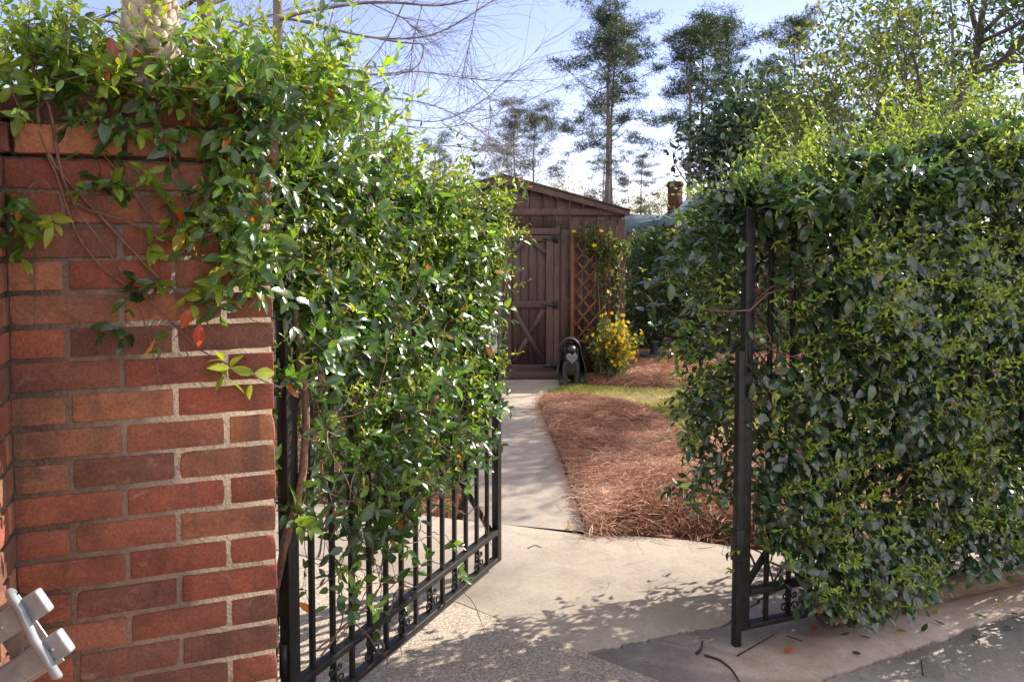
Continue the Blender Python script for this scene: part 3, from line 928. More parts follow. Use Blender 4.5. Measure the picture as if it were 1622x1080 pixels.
# twiggy top above the gate: upright bare-ish stems with leaves
for _ in range(70):
    s = rs.uniform(-.15, .98); p = GH + GD * (s * GL) + GN * rs.normal() * .09 + EZ * (zhi(s) - .08)
    P = curve_path(p, EZ + rs.normal(size=3) * .45 + SUN * .4, rs.uniform(.10, .30), 7, 0, .3, rs)
    st.tube(P, np.linspace(.0022, .0009, 7), 4, False)
    for kk in range(2, 7):
        leafy_shoot(yl if rs.rand() < .6 else lv, None, P[kk], unit(P[kk] - P[kk - 1]) + rs.normal(size=3) * .5, .03, 2, .034, .026, .43, rs.rand() * .8, 0, rs, 52)

# mass over the top of the pillar and the wall beside it, spilling over the front
def ptop(u, v, z): return PC - EU * u + EV * v + EZ * z


for _ in range(330):
    u = rs.uniform(-.26, .95); v = rs.uniform(-.42, .07); z = 1.91 + abs(rs.normal()) * .085
    if u > .12 and v < -.02 and rs.rand() < .3: continue
    d = unit(rs.normal(size=3) * .7 + EZ * .25 + EV * .4)
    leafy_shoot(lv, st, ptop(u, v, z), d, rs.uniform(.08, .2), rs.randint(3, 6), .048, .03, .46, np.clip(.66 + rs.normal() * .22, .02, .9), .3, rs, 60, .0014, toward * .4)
for _ in range(270):
    u = rs.uniform(-.22, 1.0); v = rs.uniform(-.35, .09); z = 1.95 + abs(rs.normal()) * .09
    d = unit(EZ * .9 + rs.normal(size=3) * .5 + EV * .25)
    leafy_shoot(yl, yst, ptop(u, v, z), d, rs.uniform(.07, .2), rs.randint(4, 8), .032, .015, .42, rs.rand(), -.05, rs, 48, .0012)
for _ in range(90):
    d = unit(EZ * .7 + rs.normal(size=3) * .55 + EV * .2)
    leafy_shoot(lv if rs.rand() < .6 else yl, st, ptop(rs.uniform(.05, .55), rs.uniform(-.10, .04), rs.uniform(1.93, 2.03)), d, rs.uniform(.07, .16), rs.randint(3, 6), .046, .028, .45, np.clip(.55 + rs.normal() * .25, .02, .9), .2, rs, 58, .0014)
# tall bright shoots against the sky
for px, py in ((20, 10), (45, 60), (70, 20), (100, 30), (135, 10), (150, 70), (190, 20), (210, 60), (320, 60), (345, 20), (372, 70), (395, 30), (405, 60), (420, 20), (300, 40), (520, 110), (560, 150), (600, 190), (500, 90), (470, 60)):
    b = onplane(px + rs.normal() * 8, 120, PC - EV * .12, EV); t_ = onplane(px, py, PC - EV * .10, EV)
    if b[2] > 1.9 and t_[2] > b[2]:
        P = curve_path(b, t_ - b, np.linalg.norm(t_ - b), 9, 0, .12, rs)
        yst.tube(P, np.linspace(.0022, .001, 9), 4, False)
        for kk in range(3, 9):
            leafy_shoot(yl, None, P[kk], unit(P[kk] - P[kk - 1]) + rs.normal(size=3) * .25, .02, 2, .042 - .003 * kk, .03 - .002 * kk, .42, rs.rand(), 0, rs, 50)
# the band that hangs over the pillar's upper front, thicker to the right
FRP = PC + EV * .03
for _ in range(125):
    px = 434 - abs(rs.normal()) * 95; py = rs.uniform(120, 480)
    edge = np.interp(px, [0, 120, 200, 280, 340, 400, 440], [205, 225, 245, 290, 370, 430, 470])
    if py > edge: continue
    if px < 30 and py > 210: continue
    if px < 330 and py > 190 and rs.rand() < .62: continue
    p = onplane(px, py, FRP + EV * abs(rs.normal()) * .035, EV)
    d = unit(EV * .5 + rs.normal(size=3) * .6 - EZ * .25 + EU * .2)
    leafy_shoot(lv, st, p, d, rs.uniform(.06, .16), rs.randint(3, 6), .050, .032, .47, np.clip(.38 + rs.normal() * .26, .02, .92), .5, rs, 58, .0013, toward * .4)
    if rs.rand() < .55:
        leafy_shoot(yl, yst, p, unit(EV * .6 + rs.normal(size=3) * .5 + EZ * .3), rs.uniform(.04, .10), 4, .026, .013, .42, rs.rand(), 0, rs, 50, .001)


def strand_px(pts, r0, r1, off=.012):
    P = np.array([onplane(x, y, PC + EV * (off + .004 * rs.normal()), EV) for x, y in pts])
    # smooth resample
    t = np.linspace(0, len(P) - 1, 26); i0 = np.minimum(t.astype(int), len(P) - 2); f = t - i0
    Q = P[i0] * (1 - f)[:, None] + P[i0 + 1] * f[:, None]
    for _ in range(2): Q[1:-1] = (Q[:-2] + 2 * Q[1:-1] + Q[2:]) / 4
    Q = Q + np.cumsum(rs.normal(size=Q.shape) * .0012, 0)
    st.tube(Q, np.linspace(r0, r1, 26), 5, False, rs.rand())
    return Q


strand_px([(40, 40), (55, 110), (72, 150), (88, 175), (95, 230), (110, 300), (140, 350), (180, 400), (215, 450), (245, 520), (268, 612)], .0045, .0012)
strand_px([(108, 315), (150, 335), (210, 350), (260, 380), (330, 410), (390, 445), (430, 470)], .0040, .0018)
strand_px([(40, 175), (66, 230), (98, 300), (120, 380), (170, 440), (232, 470), (300, 560), (400, 602), (440, 620)], .0034, .0016)
strand_px([(120, 170), (150, 230), (200, 290), (240, 350), (262, 420), (240, 480), (232, 540)], .0030, .0010)
strand_px([(60, 165), (58, 210), (75, 250), (110, 300), (170, 360), (240, 430), (310, 480), (330, 520)], .0050, .0018)
strand_px([(185, 130), (230, 160), (260, 200), (300, 300), (318, 380), (330, 470), (336, 500)], .0028, .0010)
strand_px([(300, 500), (290, 545), (300, 575), (312, 590)], .0018, .0008)
strand_px([(36, 310), (52, 290), (70, 290), (90, 310), (60, 390), (20, 398)], .0016, .0008)
strand_px([(340, 430), (370, 480), (400, 505), (432, 512)], .0016, .0010)
strand_px([(30, 185), (48, 180), (64, 172), (76, 160)], .0062, .0045)
# leaf clusters on the brick face
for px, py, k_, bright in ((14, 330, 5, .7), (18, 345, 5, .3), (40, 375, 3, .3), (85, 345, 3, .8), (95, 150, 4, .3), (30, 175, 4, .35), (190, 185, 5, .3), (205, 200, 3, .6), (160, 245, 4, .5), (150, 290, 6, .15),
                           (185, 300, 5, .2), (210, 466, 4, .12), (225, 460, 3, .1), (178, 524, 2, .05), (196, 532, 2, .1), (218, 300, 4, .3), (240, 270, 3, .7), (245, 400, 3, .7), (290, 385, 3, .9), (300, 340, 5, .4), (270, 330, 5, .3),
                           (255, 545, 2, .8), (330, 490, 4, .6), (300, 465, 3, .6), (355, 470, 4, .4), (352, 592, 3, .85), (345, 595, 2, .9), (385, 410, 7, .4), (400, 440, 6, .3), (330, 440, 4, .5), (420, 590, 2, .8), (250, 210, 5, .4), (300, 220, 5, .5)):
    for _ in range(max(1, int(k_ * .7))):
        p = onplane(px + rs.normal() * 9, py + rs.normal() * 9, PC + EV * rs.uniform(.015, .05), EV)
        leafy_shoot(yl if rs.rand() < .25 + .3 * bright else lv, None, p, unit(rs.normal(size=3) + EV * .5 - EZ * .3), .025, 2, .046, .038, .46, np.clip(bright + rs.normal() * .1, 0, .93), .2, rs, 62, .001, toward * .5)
# two red leaves and a yellow one hang at the strands' ends
for px, py, t in ((318, 525, .995), (306, 500, .985), (292, 378, .968), (402, 330, .998), (388, 345, .985), (178, 72, .995), (225, 85, .99), (520, 150, .99)):
    lv.add(onplane(px - 2, py - 12, PC + EV * .04, EV), unit(-EZ + EU * rs.normal() * .5 + EV * .2), EV + .3 * EZ, .052, .026, t)
# woody stems on the gate and lower tendrils
for _ in range(90):
    s0 = rs.uniform(0, .5); z = rs.uniform(.2, 1.5)
    P = curve_path(GH + GD * (s0 * GL) + GN * rs.normal() * .03 + EZ * z, GD + EZ * rs.normal() * .7 + GN * rs.normal() * .1, rs.uniform(.3, 1.0), 22, .15, .9, rs)
    P = P - np.outer((P - GH) @ GN * .6, GN)
    st.tube(P, np.linspace(rs.uniform(.0018, .0042), .0012, 22), 5, False, rs.rand())
for _ in range(26):
    s0 = rs.uniform(.02, .5)
    P = curve_path(GH + GD * (s0 * GL) + GN * rs.normal() * .03 + EZ * rs.uniform(.7, 1.1), -EZ + rs.normal(size=3) * .35 + GD * .2, rs.uniform(.35, .85), 18, .3, .8, rs)
    P[:, 2] = np.maximum(P[:, 2], .06)
    P = P - np.outer((P - GH) @ GN * .7, GN)
    st.tube(P, np.linspace(.0024, .001, 18), 4, False, rs.rand())
    for kk in range(3, 18, 2):
        if rs.rand() < .55:
            leafy_shoot(lv, None, P[kk], unit(rs.normal(size=3) + GN * .5), .03, 2, .050, .04, .45, np.clip(.35 + rs.normal() * .25, .02, .93), .3, rs, 60, .001, toward * .4)
# main trunk: from the ground behind the pillar up round the hinge stile
tr = np.array([vroot * [1, 1, 0] + EZ * -.02, vroot + EZ * .4 + GD * .02, GH + GN * .015 - GD * .028 + EZ * .70, GH + GN * .035 + GD * .03 + EZ * .86, GH + GN * .04 + GD * .05 + EZ * 1.1, GH + EZ * 1.6, GH - GD * .05 + EZ * 2.0])
t = np.linspace(0, 6, 40); i0 = np.minimum(t.astype(int), 5); f = t - i0
Q = tr[i0] * (1 - f)[:, None] + tr[i0 + 1] * f[:, None]
for _ in range(4): Q[1:-1] = (Q[:-2] + 2 * Q[1:-1] + Q[2:]) / 4
mb = MB(); mb.tube(Q, np.linspace(.017, .009, 40), 8, True)
mb.build('trunk', M['stem'], vine, smooth=True)
lv.build('foliage', M['vine_leaf'], vine)
yl.build('new_growth', M['vine_shoot'], vine)
st.build('stems', M['stem'], vine, smooth=True)
yst.build('young_stems', M['green_stem'], vine, smooth=True)
print('vine leaves', lv.count(), yl.count())

# ------------------------------------------------------------------ hedge over the right gate
rs = np.random.RandomState(202)
hedge = empty('hedge', RO + RD * 1.0, 'dense dark green leafy hedge with bright new shoots around the right gate', 'hedge')
lv = Leaves(); yl = Leaves(); st = MB(); yst = MB()
HP = lambda u, v, z: RO + RD * u + EV * v + EZ * z
htop = lambda u: .045 * np.sin(5.1 * np.asarray(u) + .6) + .035 * np.sin(11.3 * np.asarray(u) + 2) + np.interp(u, [-.3, -.1, 0, .2, .5, .9, 1.3, 2, 3.5], [1.52, 1.68, 1.77, 1.84, 1.95, 2.04, 2.09, 2.10, 2.1])
hbot = lambda u: np.interp(u, [-.2, 0, .1, .25, .5, .9, 1.4, 3], [.75, .50, .20, .04, .04, .13, .16, .16])


def vfront(u, z):
    b = .15 + .05 * np.sin(3.1 * u + 1.0 + 2 * np.sin(2.3 * z)) + .045 * np.sin(5.3 * z + 2.1 * u) + .025 * np.sin(11 * u + 7 * z)
    b = b + .07 * np.clip(u - .3, 0, 1.2) + .05 * np.clip(.5 - z, 0, .5) * np.clip(u * 3, 0, 1) * 2 - .10 * np.clip(z - htop(u) + .35, 0, .5) ** 1.0
    b = b + .15 * np.exp(-((z - 1.0) / .55) ** 2) * np.clip(u * 1.3, 0, 1)
    b = b * np.clip((u + .05) / .28, .12, 1)
    return b


UU = []; tot = 0
n = 19500
u = rs.uniform(-.02, 2.9, n); z = rs.uniform(.08, 2.3, n)
dep = np.abs(rs.normal(size=n)) * .055
keep = (z < htop(u) - .02) & (z > hbot(u) + .0 + .10 * rs.rand(n))
keep &= ~((u < .15) & (z > 1.12) & (z < 1.46) & (rs.rand(n) < .72))
keep &= ~((u < .15) & (z < .36) & (rs.rand(n) < .8))
keep &= ~((u < .13) & (rs.rand(n) < .40))
keep &= ~((u < .055) & (z < 1.62) & (rs.rand(n) < .8))
# darker pockets where the leaf layer sinks in
pocket = np.sin(4.2 * u + 3 * np.sin(3.7 * z)) * np.sin(6.1 * z + 1.7 * u)
dep = dep + np.clip(pocket - .25, 0, 1) * .24
keep &= ~((u > 1.8) & (rs.rand(n) < .5))
u, z, dep = u[keep], z[keep], dep[keep]; n = len(u)
vf = vfront(u, z)
P = RO + np.outer(u, RD) + np.outer(vf - dep, EV) + np.outer(z, EZ)
ax = -EZ * .55 + EV * .55 + rs.normal(size=(n, 3)) * .52
nm = EV * .75 + EZ * .75 + rs.normal(size=(n, 3)) * .33
L = .043 + .028 * rs.rand(n)
L = L * np.where(rs.rand(n) < .25, .62, 1) * np.where(rs.rand(n) < .1, 1.25, 1)
lv.add(P - unit(ax) * (L * .4)[:, None], ax, nm, L, L * (.50 + .12 * rs.rand(n)), np.where(rs.rand(n) < .010, .985 + .015 * rs.rand(n), np.clip(.42 + rs.normal(size=n) * .24, 0, .93)))
# top layer: leaves lie flatter and point up or out
n = 5600
u = rs.uniform(-.22, 3.2, n); v = rs.uniform(-.45, .27, n)
z = htop(u) - np.abs(rs.normal(size=n)) * .09 - .9 * np.clip(v - .08, 0, 1) ** 1.5 - .6 * np.clip(-.2 - v, 0, 1)
P = RO + np.outer(u, RD) + np.outer(v, EV) + np.outer(z, EZ)
ax = rs.normal(size=(n, 3)) * .7 + EV * .35 + EZ * .05
nm = EZ * .95 + EV * .15 + rs.normal(size=(n, 3)) * .33
L = .050 + .028 * rs.rand(n)
ok_ = ~((u < .09) & (v > -.02) & (z < 1.70))
lv.add(P[ok_], ax[ok_], nm[ok_], L[ok_], L[ok_] * .52, np.clip(.40 + rs.normal(size=n) * .25, 0, .93)[ok_])
# the back of the hedge (casts the shade, seen past the stile)
for _ in range(1800):
    u = rs.uniform(-.20, 2.8); z = rs.uniform(.35, htop(max(u, -.05)) - .02); v = -rs.uniform(.02, .66)
    if u < .25 and z < .5 and rs.rand() < .7: continue
    u = max(u, -.03 + .24 * -v + rs.normal() * .03)
    p = HP(u, v, z)
    if u < .12 and rs.rand() < .35: continue
    leafy_shoot(lv, st, p, unit(rs.normal(size=3) + EZ * .2 - EV * .2), rs.uniform(.08, .18), rs.randint(3, 6), .052, .036, .5, np.clip(.45 + rs.normal() * .22, 0, .93), .3, rs, 60, .0014)
# sprays that stick out to the left behind the stile
for _ in range(110):
    z = rs.choice([rs.uniform(.55, 1.2), rs.uniform(1.2, 1.8)])
    v = -rs.uniform(.02, .60)
    p = HP(rs.uniform(-.03, .12) + .24 * -v, v, z)
    d = unit(-RD * rs.uniform(.4, 1.0) + rs.normal(size=3) * .45 + EZ * .35)
    leafy_shoot(lv, st, p, d, rs.uniform(.09, .20), rs.randint(4, 7), .052, .030, .46, np.clip(.5 + rs.normal() * .2, 0, .93), .1, rs, 55, .0016)
    if rs.rand() < .75:
        leafy_shoot(yl, yst, p + d * .1, d + rs.normal(size=3) * .3, rs.uniform(.08, .22), 6, .032, .015, .40, rs.rand(), -.1, rs, 48, .0012)
# bright new shoots on the face: each leans up and to the right, like the growth in the light
for _ in range(950):
    u = rs.uniform(.05, 2.6); z = rs.uniform(hbot(u) + .08, htop(u) - .05)
    if u > 1.75 and rs.rand() < .5: continue
    p = HP(u, vfront(u, z) - .02, z)
    d = unit(EV * .6 + EU * rs.uniform(.1, 1.0) + EZ * rs.uniform(.15, .75) + rs.normal(size=3) * .18)
    leafy_shoot(yl, yst, p, d, rs.uniform(.08, .21), rs.randint(5, 9), .031, .014, .42, rs.rand(), .05, rs, 46, .0015)
for _ in range(230):
    u = rs.uniform(-.20, 3.0); v = rs.uniform(-.45, .22)
    u = max(u, .03 + .26 * -v); p = HP(u, v, htop(u) - .08 - .5 * max(v - .08, 0))
    d = unit(EZ * 1.0 + rs.normal(size=3) * .33 + EU * .15)
    leafy_shoot(yl, yst, p, d, rs.uniform(.08, .26) * (1.0 + .15 * (u > .8)), rs.randint(5, 9), .030, .014, .42, rs.rand(), -.02, rs, 44, .0013)
# long feathery shoots above the hedge top
for _ in range(260):
    u = rs.uniform(-.05, 3.0); v = rs.uniform(-.40, .10); u = max(u, .05 + .26 * -v)
    leafy_shoot(lv, st, HP(u, v, htop(u) - .05), unit(EZ * .9 + rs.normal(size=3) * .5), rs.uniform(.10, .26), rs.randint(4, 7), .050, .028, .48, np.clip(.55 + rs.normal() * .25, 0, .93), .1, rs, 56, .0015)
for _ in range(95):
    u = rs.uniform(-.05, 3.0); v = rs.uniform(-.40, .12); u = max(u, .08 + .26 * -v)
    P = curve_path(HP(u, v, htop(u) - .1), EZ + rs.normal(size=3) * .28 + EU * rs.uniform(-.1, .3), rs.uniform(.25, .52), 12, .1, .25, rs)
    yst.tube(P, np.linspace(.0022, .0009, 12), 4, False, rs.rand())
    for kk in range(3, 12):
        leafy_shoot(yl, None, P[kk], unit(P[kk] - P[kk - 1]) + rs.normal(size=3) * .3, .03, 2, .040 - .0016 * kk, .030 - .0014 * kk, .40, rs.rand(), 0, rs, 52)
# low sprig reaching left over the paving
for z0, dz in ((.42, .25), (.30, .1), (.36, .35)):
    P = curve_path(HP(.05, -.02, z0), -RD + EZ * dz + EV * .15, .16, 8, .1, .35, rs)
    st.tube(P, np.linspace(.002, .001, 8), 4, False)
    for kk in range(2, 8):
        yl.add(P[kk], unit(rs.normal(size=3) * .5 - RD * .7), EZ + rs.normal(size=3) * .3, .030, .016, .2)
# woody skeleton
def tuck(P):
    """keep a stem inside the leaf layer"""
    q = P - RO; u = q @ RD; v = q @ EV
    lim = np.minimum(vfront(u, P[:, 2]) - .075, .10)
    P = P - np.outer(np.maximum(v - lim, 0), EV) + np.outer(np.maximum(.03 - u, 0), RD)
    P[:, 2] = np.clip(P[:, 2], .03, htop(u))
    return P


for _ in range(120):
    P = tuck(curve_path(HP(rs.uniform(.05, 2.6), rs.normal() * .05 - .05, rs.uniform(.05, .9)), EZ + rs.normal(size=3) * .4, rs.uniform(.4, 1.1), 16, 0, .6, rs))
    st.tube(P, np.linspace(rs.uniform(.003, .006), .0018, 16), 5, False, rs.rand())
for _ in range(34):
    P = tuck(curve_path(HP(rs.uniform(.05, .35), rs.normal() * .04, rs.uniform(.9, 1.55)), rs.normal(size=3) + RD * .3, rs.uniform(.2, .45), 12, 0, .9, rs))
    st.tube(P, np.linspace(.004, .0015, 12), 5, False, rs.rand())
st.tube(np.array([HP(-.16, -.10, 1.34), HP(-.08, -.02, 1.33), HP(-.02, .045, 1.34), HP(.05, .05, 1.40), HP(.12, .05, 1.42), HP(.3, .04, 1.40)]), .0035, 5, False, .8)
for u in (.45, .95, 1.5, 2.1):
    MB().tube(np.array([HP(u, -.08, -.02), HP(u + .03, -.06, .25), HP(u - .02, -.04, .6), HP(u + .04, -.05, 1.1)]), [.028, .022, .018, .011], 8).build('trunk', M['bark'], hedge, smooth=True)
lv.build('foliage', M['hedge_leaf'], hedge)
yl.build('new_growth', M['hedge_shoot'], hedge)
st.build('stems', M['stem'], hedge, smooth=True)
yst.build('young_stems', M['green_stem'], hedge, smooth=True)
print('hedge leaves', lv.count(), yl.count())

# timber edging at the hedge's foot
tm = MB()
ts = np.linspace(.42, 2.9, 26); ang = np.linspace(0, 2 * math.pi, 10, endpoint=False)
V = []
for q in ts:
    for a_ in ang:
        ca, sa = math.cos(a_), math.sin(a_)
        rx = .055 * np.sign(ca) * abs(ca) ** .5 + rs.normal() * .0016; rz = .052 * np.sign(sa) * abs(sa) ** .5 + rs.normal() * .0016
        V.append(HP(q, -.005 + rx, .046 + rz))
V = np.array(V); i = np.arange(25)[:, None] * 10; j = np.arange(10)[None]; k = (j + 1) % 10
tm.add(V, [np.stack([i + j, i + k, i + 10 + k, i + 10 + j], -1).reshape(-1, 4), np.arange(10)[None, ::-1], np.arange(10)[None] + 250])
tag(tm.build('timber_edging', M['timber'], smooth=True), 'weathered brown landscape timber lying under the right hedge', 'edging')
# ------------------------------------------------------------------ shed
SY = 9.43
SX = lambda px: (px - CX) / FPX * SY
SZ = lambda py: at(CX, py, SY)[2]
xl, xr, xm = -1.56, SX(990), SX(797)
xl = 2 * xm - xr
ze, zr = SZ(337), SZ(283)
shed = empty('garden_shed', ((xl + xr) / 2, SY + 1.2, 0), 'dark brown stained wooden shed with a low gable roof', 'shed')
rs = np.random.RandomState(31)
mb = MB()
bw = 21.15 / FPX * SY
dx0, dx1 = SX(789), SX(886); dz1 = SZ(362)
x = SX(817.5) - bw * 14
edges = []
while x < xr:
    edges.append(x); x += bw
edges = [e for e in edges if xl < e < xr]
edges = [xl] + edges + [xr]
zroof = lambda x: zr + (ze - zr) * abs(x - xm) / (xr - xm)
for a, b in zip(edges[:-1], edges[1:]):
    if b - a < .012: continue
    a2, b2 = a + .004, b - .004
    tint = .5 + rs.normal() * .16
    segs = [(a2, b2, 0.03)]
    if b2 > dx0 and a2 < dx1:
        segs = [(a2, b2, dz1 - .01)]
        if a2 < dx0: segs.append((a2, min(b2, dx0 + .01), .03))
        if b2 > dx1: segs.append((max(a2, dx1 - .01), b2, .03))
        segs = [(p0, p1, zz) for p0, p1, zz in segs if p1 - p0 > .004]
        lower = [s_ for s_ in segs if s_[2] < .1]
        for p0, p1, zz in lower:
            mb.extr([[p0, SY, zz], [p1, SY, zz], [p1, SY, dz1 - .012], [p0, SY, dz1 - .012]], [0, .02, 0], tint)
        segs = [segs[0]]
    for p0, p1, zz in segs:
        pts = [[p0, SY, zz], [p1, SY, zz], [p1, SY, zroof(p1) - .02]]
        if p0 < xm < p1: pts.append([xm, SY, zroof(xm) - .02])
        pts.append([p0, SY, zroof(p0) - .02])
        mb.extr(pts, [0, .02, 0], tint)
# dark backing gives the grooves their depth; other three walls
mb.extr([[xl, SY + .021, .03], [xr, SY + .021, .03], [xr, SY + .021, ze - .02], [xm, SY + .021, zr - .02], [xl, SY + .021, ze - .02]], [0, .02, 0], .0)
for s_, xx in ((-1, xl), (1, xr)):
    for kq in range(15):
        y0 = SY + .045 + kq * .158
        mb.box([xx - s_ * .01, y0 + .076, (ze + .03) / 2], (.02, .151, ze - .05), None, .5 + rs.normal() * .15)
mb.extr([[xl, SY + 2.42, .03], [xr, SY + 2.42, .03], [xr, SY + 2.42, ze - .02], [xm, SY + 2.42, zr - .02], [xl, SY + 2.42, ze - .02]], [0, .02, 0], .5)
mb.build('siding', M['shed_wood'], shed)
mb = MB()
for xx in (xl + .045, xr - .045):
    MB().box([xx, SY - .0115, (ze + .0) / 2 - .03], (.09, .022, ze - .10), None, .75).build('corner_board', M['shed_wood'], shed, bevel=.003)
mb = MB(); mb.box([xm, SY - .013, (SZ(331) + SZ(341)) / 2], (xr - xl + .02, .026, SZ(329) - SZ(339)), None, .7)
mb.build('header_trim', M['shed_wood'], shed, bevel=.003)
# roof: two pitched slabs with an overhang, rake boards under them
sl = (zr - ze) / (xr - xm)
for s_ in (-1, 1):
    e = xr - xm + .045
    zt = lambda d: zr + .03 - sl * d
    mb = MB()
    mb.extr([[xm, SY - .10, zt(0)], [xm + s_ * e, SY - .10, zt(e)], [xm + s_ * e, SY - .10, zt(e) + .022], [xm, SY - .10, zt(0) + .022]], [0, 2.65, 0])
    mb.build('roof', M['shed_roof'], shed)
    mb = MB()
    mb.extr([[xm + s_ * .002, SY - .085, zt(0) - .002], [xm + s_ * (e - .004), SY - .085, zt(e) - .002], [xm + s_ * (e - .004), SY - .085, zt(e) - .06], [xm + s_ * .002, SY - .085, zt(0) - .092]], [0, .022, 0], .75)
    mb.build('rake_board', M['shed_wood'], shed, bevel=.002)
# door frame and door
mb = MB()
fz = SZ(372); fx0, fx1 = SX(797.5), SX(877.5)
mb.box([(dx0 + fx0) / 2, SY - .016, fz / 2 + .01], (fx0 - dx0 - .002, .032, fz - .02), None, .55)
mb.box([(dx1 + fx1) / 2, SY - .016, fz / 2 + .01], (dx1 - fx1 - .002, .032, fz - .02), None, .75)
mb.box([(dx0 + dx1) / 2, SY - .018, (fz + dz1) / 2 + .003], (dx1 - dx0 + .01, .036, dz1 - fz), None, .7)
mb.build('door_frame', M['shed_wood'], shed, bevel=.003)
dz0 = SZ(592)
door = empty('door', (fx0, SY, dz0), None, None)
door.parent = shed; door.matrix_parent_inverse = Matrix.Translation(-shed.location)
mb = MB()
nbd = 6; w_ = (fx1 - fx0) / nbd
for q in range(nbd):
    mb.box([fx0 + (q + .5) * w_, SY + .006, (dz0 + fz) / 2], (w_ - .006, .018, fz - dz0 - .012), None, .5 + rs.normal() * .2)
mb.box([(fx0 + fx1) / 2, SY + .017, (dz0 + fz) / 2], (fx1 - fx0 - .01, .004, fz - dz0 - .02), None, 0)


def dlink(mbb, name, mat, par, **kw):
    return mbb.build(name, mat, par, **kw)


dlink(mb, 'panel', M['shed_wood'], door)
mb = MB(); yf = SY - .013
sw = .088
mb.box([fx0 + sw / 2 + .004, yf, (dz0 + fz) / 2], (sw, .018, fz - dz0 - .008), None, .6)
mb.box([fx1 - sw / 2 - .004, yf, (dz0 + fz) / 2], (sw, .018, fz - dz0 - .008), None, .8)
ix0, ix1 = fx0 + sw + .006, fx1 - sw - .006
for z0_, z1_, t_ in ((SZ(382), SZ(373), .85), (SZ(487), SZ(477), .7), (SZ(589), SZ(577), .35)):
    mb.box([(ix0 + ix1) / 2, yf, (z0_ + z1_) / 2], (ix1 - ix0, .018, z1_ - z0_), None, t_)
dlink(mb, 'door_frame_boards', M['shed_wood'], door, bevel=.002)
zb0, zb1 = SZ(575), SZ(489)
c_ = np.array([(ix0 + ix1) / 2, yf + .003, (zb0 + zb1) / 2])
BR = [([ix0 + .03, yf + .002, zb1 - .01], [ix1 - .03, yf + .002, zb0 + .01], .016, .5), ([ix1 - .14, yf + .002, SZ(384)], [ix1 - .005, yf + .002, SZ(402)], .015, .5), ([ix0 + .14, yf + .002, SZ(384)], [ix0 + .005, yf + .002, SZ(402)], .015, .6)]
for e_ in (np.array([ix0 + .03, yf + .003, zb0 + .01]), np.array([ix1 - .03, yf + .003, zb1 - .01])):
    BR.append((c_ + unit(e_ - c_) * .035, e_, .015, .5))
for a_, b_, t_, r_ in BR:
    MB().bar(a_, b_, .055, t_, [0, 0, 1], r_).build('brace', M['shed_wood'], door)
for py in (378, 482, 578):
    mb = MB(); zz = SZ(py)
    mb.box([fx1 + .030, SY - .0385, zz], (.036, .009, .10))
    mb.extr([[fx1 + .012, SY - .043, zz + .028], [fx1 + .012, SY - .043, zz - .028], [fx1 - .14, SY - .043, zz - .007], [fx1 - .14, SY - .043, zz + .007]], [0, .010, 0])
    mb.tube([[fx1 + .003, SY - .042, zz - .045], [fx1 + .003, SY - .042, zz + .045]], .009, 8)
    dlink(mb, 'strap_hinge', M['dark_metal'], door)
mb = MB(); kc = np.array([SX(805.5), SY - .05, SZ(496)])
mb.ball(kc, (.024, .018, .024)); mb.tube([kc, kc + [0, .03, 0]], .011, 10)
dlink(mb, 'knob', M['brass'], door, smooth=True)
mb = MB(); mb.box([(dx0 + SX(893)) / 2 - .05, SY - .13, .035], (SX(893) - dx0 + .25, .235, .058), None, .4)
mb.build('door_sill', M['shed_wood'], shed, bevel=.006)

# trellis fixed against the shed front
tx0, tx1, tz0, tz1 = SX(904), SX(967), SZ(541), SZ(371)
trel = empty('trellis', ((tx0 + tx1) / 2, SY - .06, tz0), 'reddish cedar lattice trellis mounted on the shed front', 'trellis')
mb = MB(); ty = SY - .06
mb.box([tx0 + .018, ty, (tz0 + tz1) / 2], (.036, .032, tz1 - tz0), None, .9)
mb.box([tx1 - .018, ty, (tz0 + tz1) / 2], (.036, .032, tz1 - tz0), None, .5)
mb.box([(tx0 + tx1) / 2, ty, tz0 + .016], (tx1 - tx0 - .074, .030, .032), None, .4)
mb.box([(tx0 + tx1) / 2, ty, tz1 - .016], (tx1 - tx0 - .074, .030, .032), None, .6)
for xx in (tx0 + .06, tx1 - .06):
    for zz in (tz0 + .016, tz1 - .016): mb.box([xx, ty + .029, zz], (.03, .026, .03), None, .3)
mb.build('frame', M['trellis'], trel, bevel=.002)
mb = MB()
W_, H_ = tx1 - tx0 - .05, tz1 - tz0 - .05; xa, za = tx0 + .025, tz0 + .025
stp = .155
for d_ in (-1, 1):
    c = -W_ - H_
    while c < W_ + H_:
        # line x = c + d*z*0.8 inside the frame
        m_ = .82 * d_
        zs = np.linspace(0, H_, 200); xs = c + m_ * zs
        ok = (xs > 0) & (xs < W_)
        if ok.sum() > 8:
            z0_, z1_ = zs[ok][0], zs[ok][-1]
            yy = ty - .004 if d_ > 0 else ty + .006
            mb.bar([xa + c + m_ * z0_, yy, za + z0_], [xa + c + m_ * z1_, yy, za + z1_], .026, .008, [1, 0, 0], .5 + .4 * rs.rand())
        c += stp
mb.build('lattice', M['trellis'], trel)

# yellow jasmine at the trellis
rs = np.random.RandomState(55)
def flower(fl, c, rs, r=.027):
    ax0 = unit(np.array([.2, -.7, .4]) + rs.normal(size=3) * .5)
    A = unit(np.cross(ax0, [0, 0, 1.0])); B = np.cross(ax0, A)
    for q in range(5):
        a_ = q / 5 * 6.283
        fl.add(c, A * math.cos(a_) + B * math.sin(a_) + ax0 * .5, ax0, r, r * .8, rs.rand())


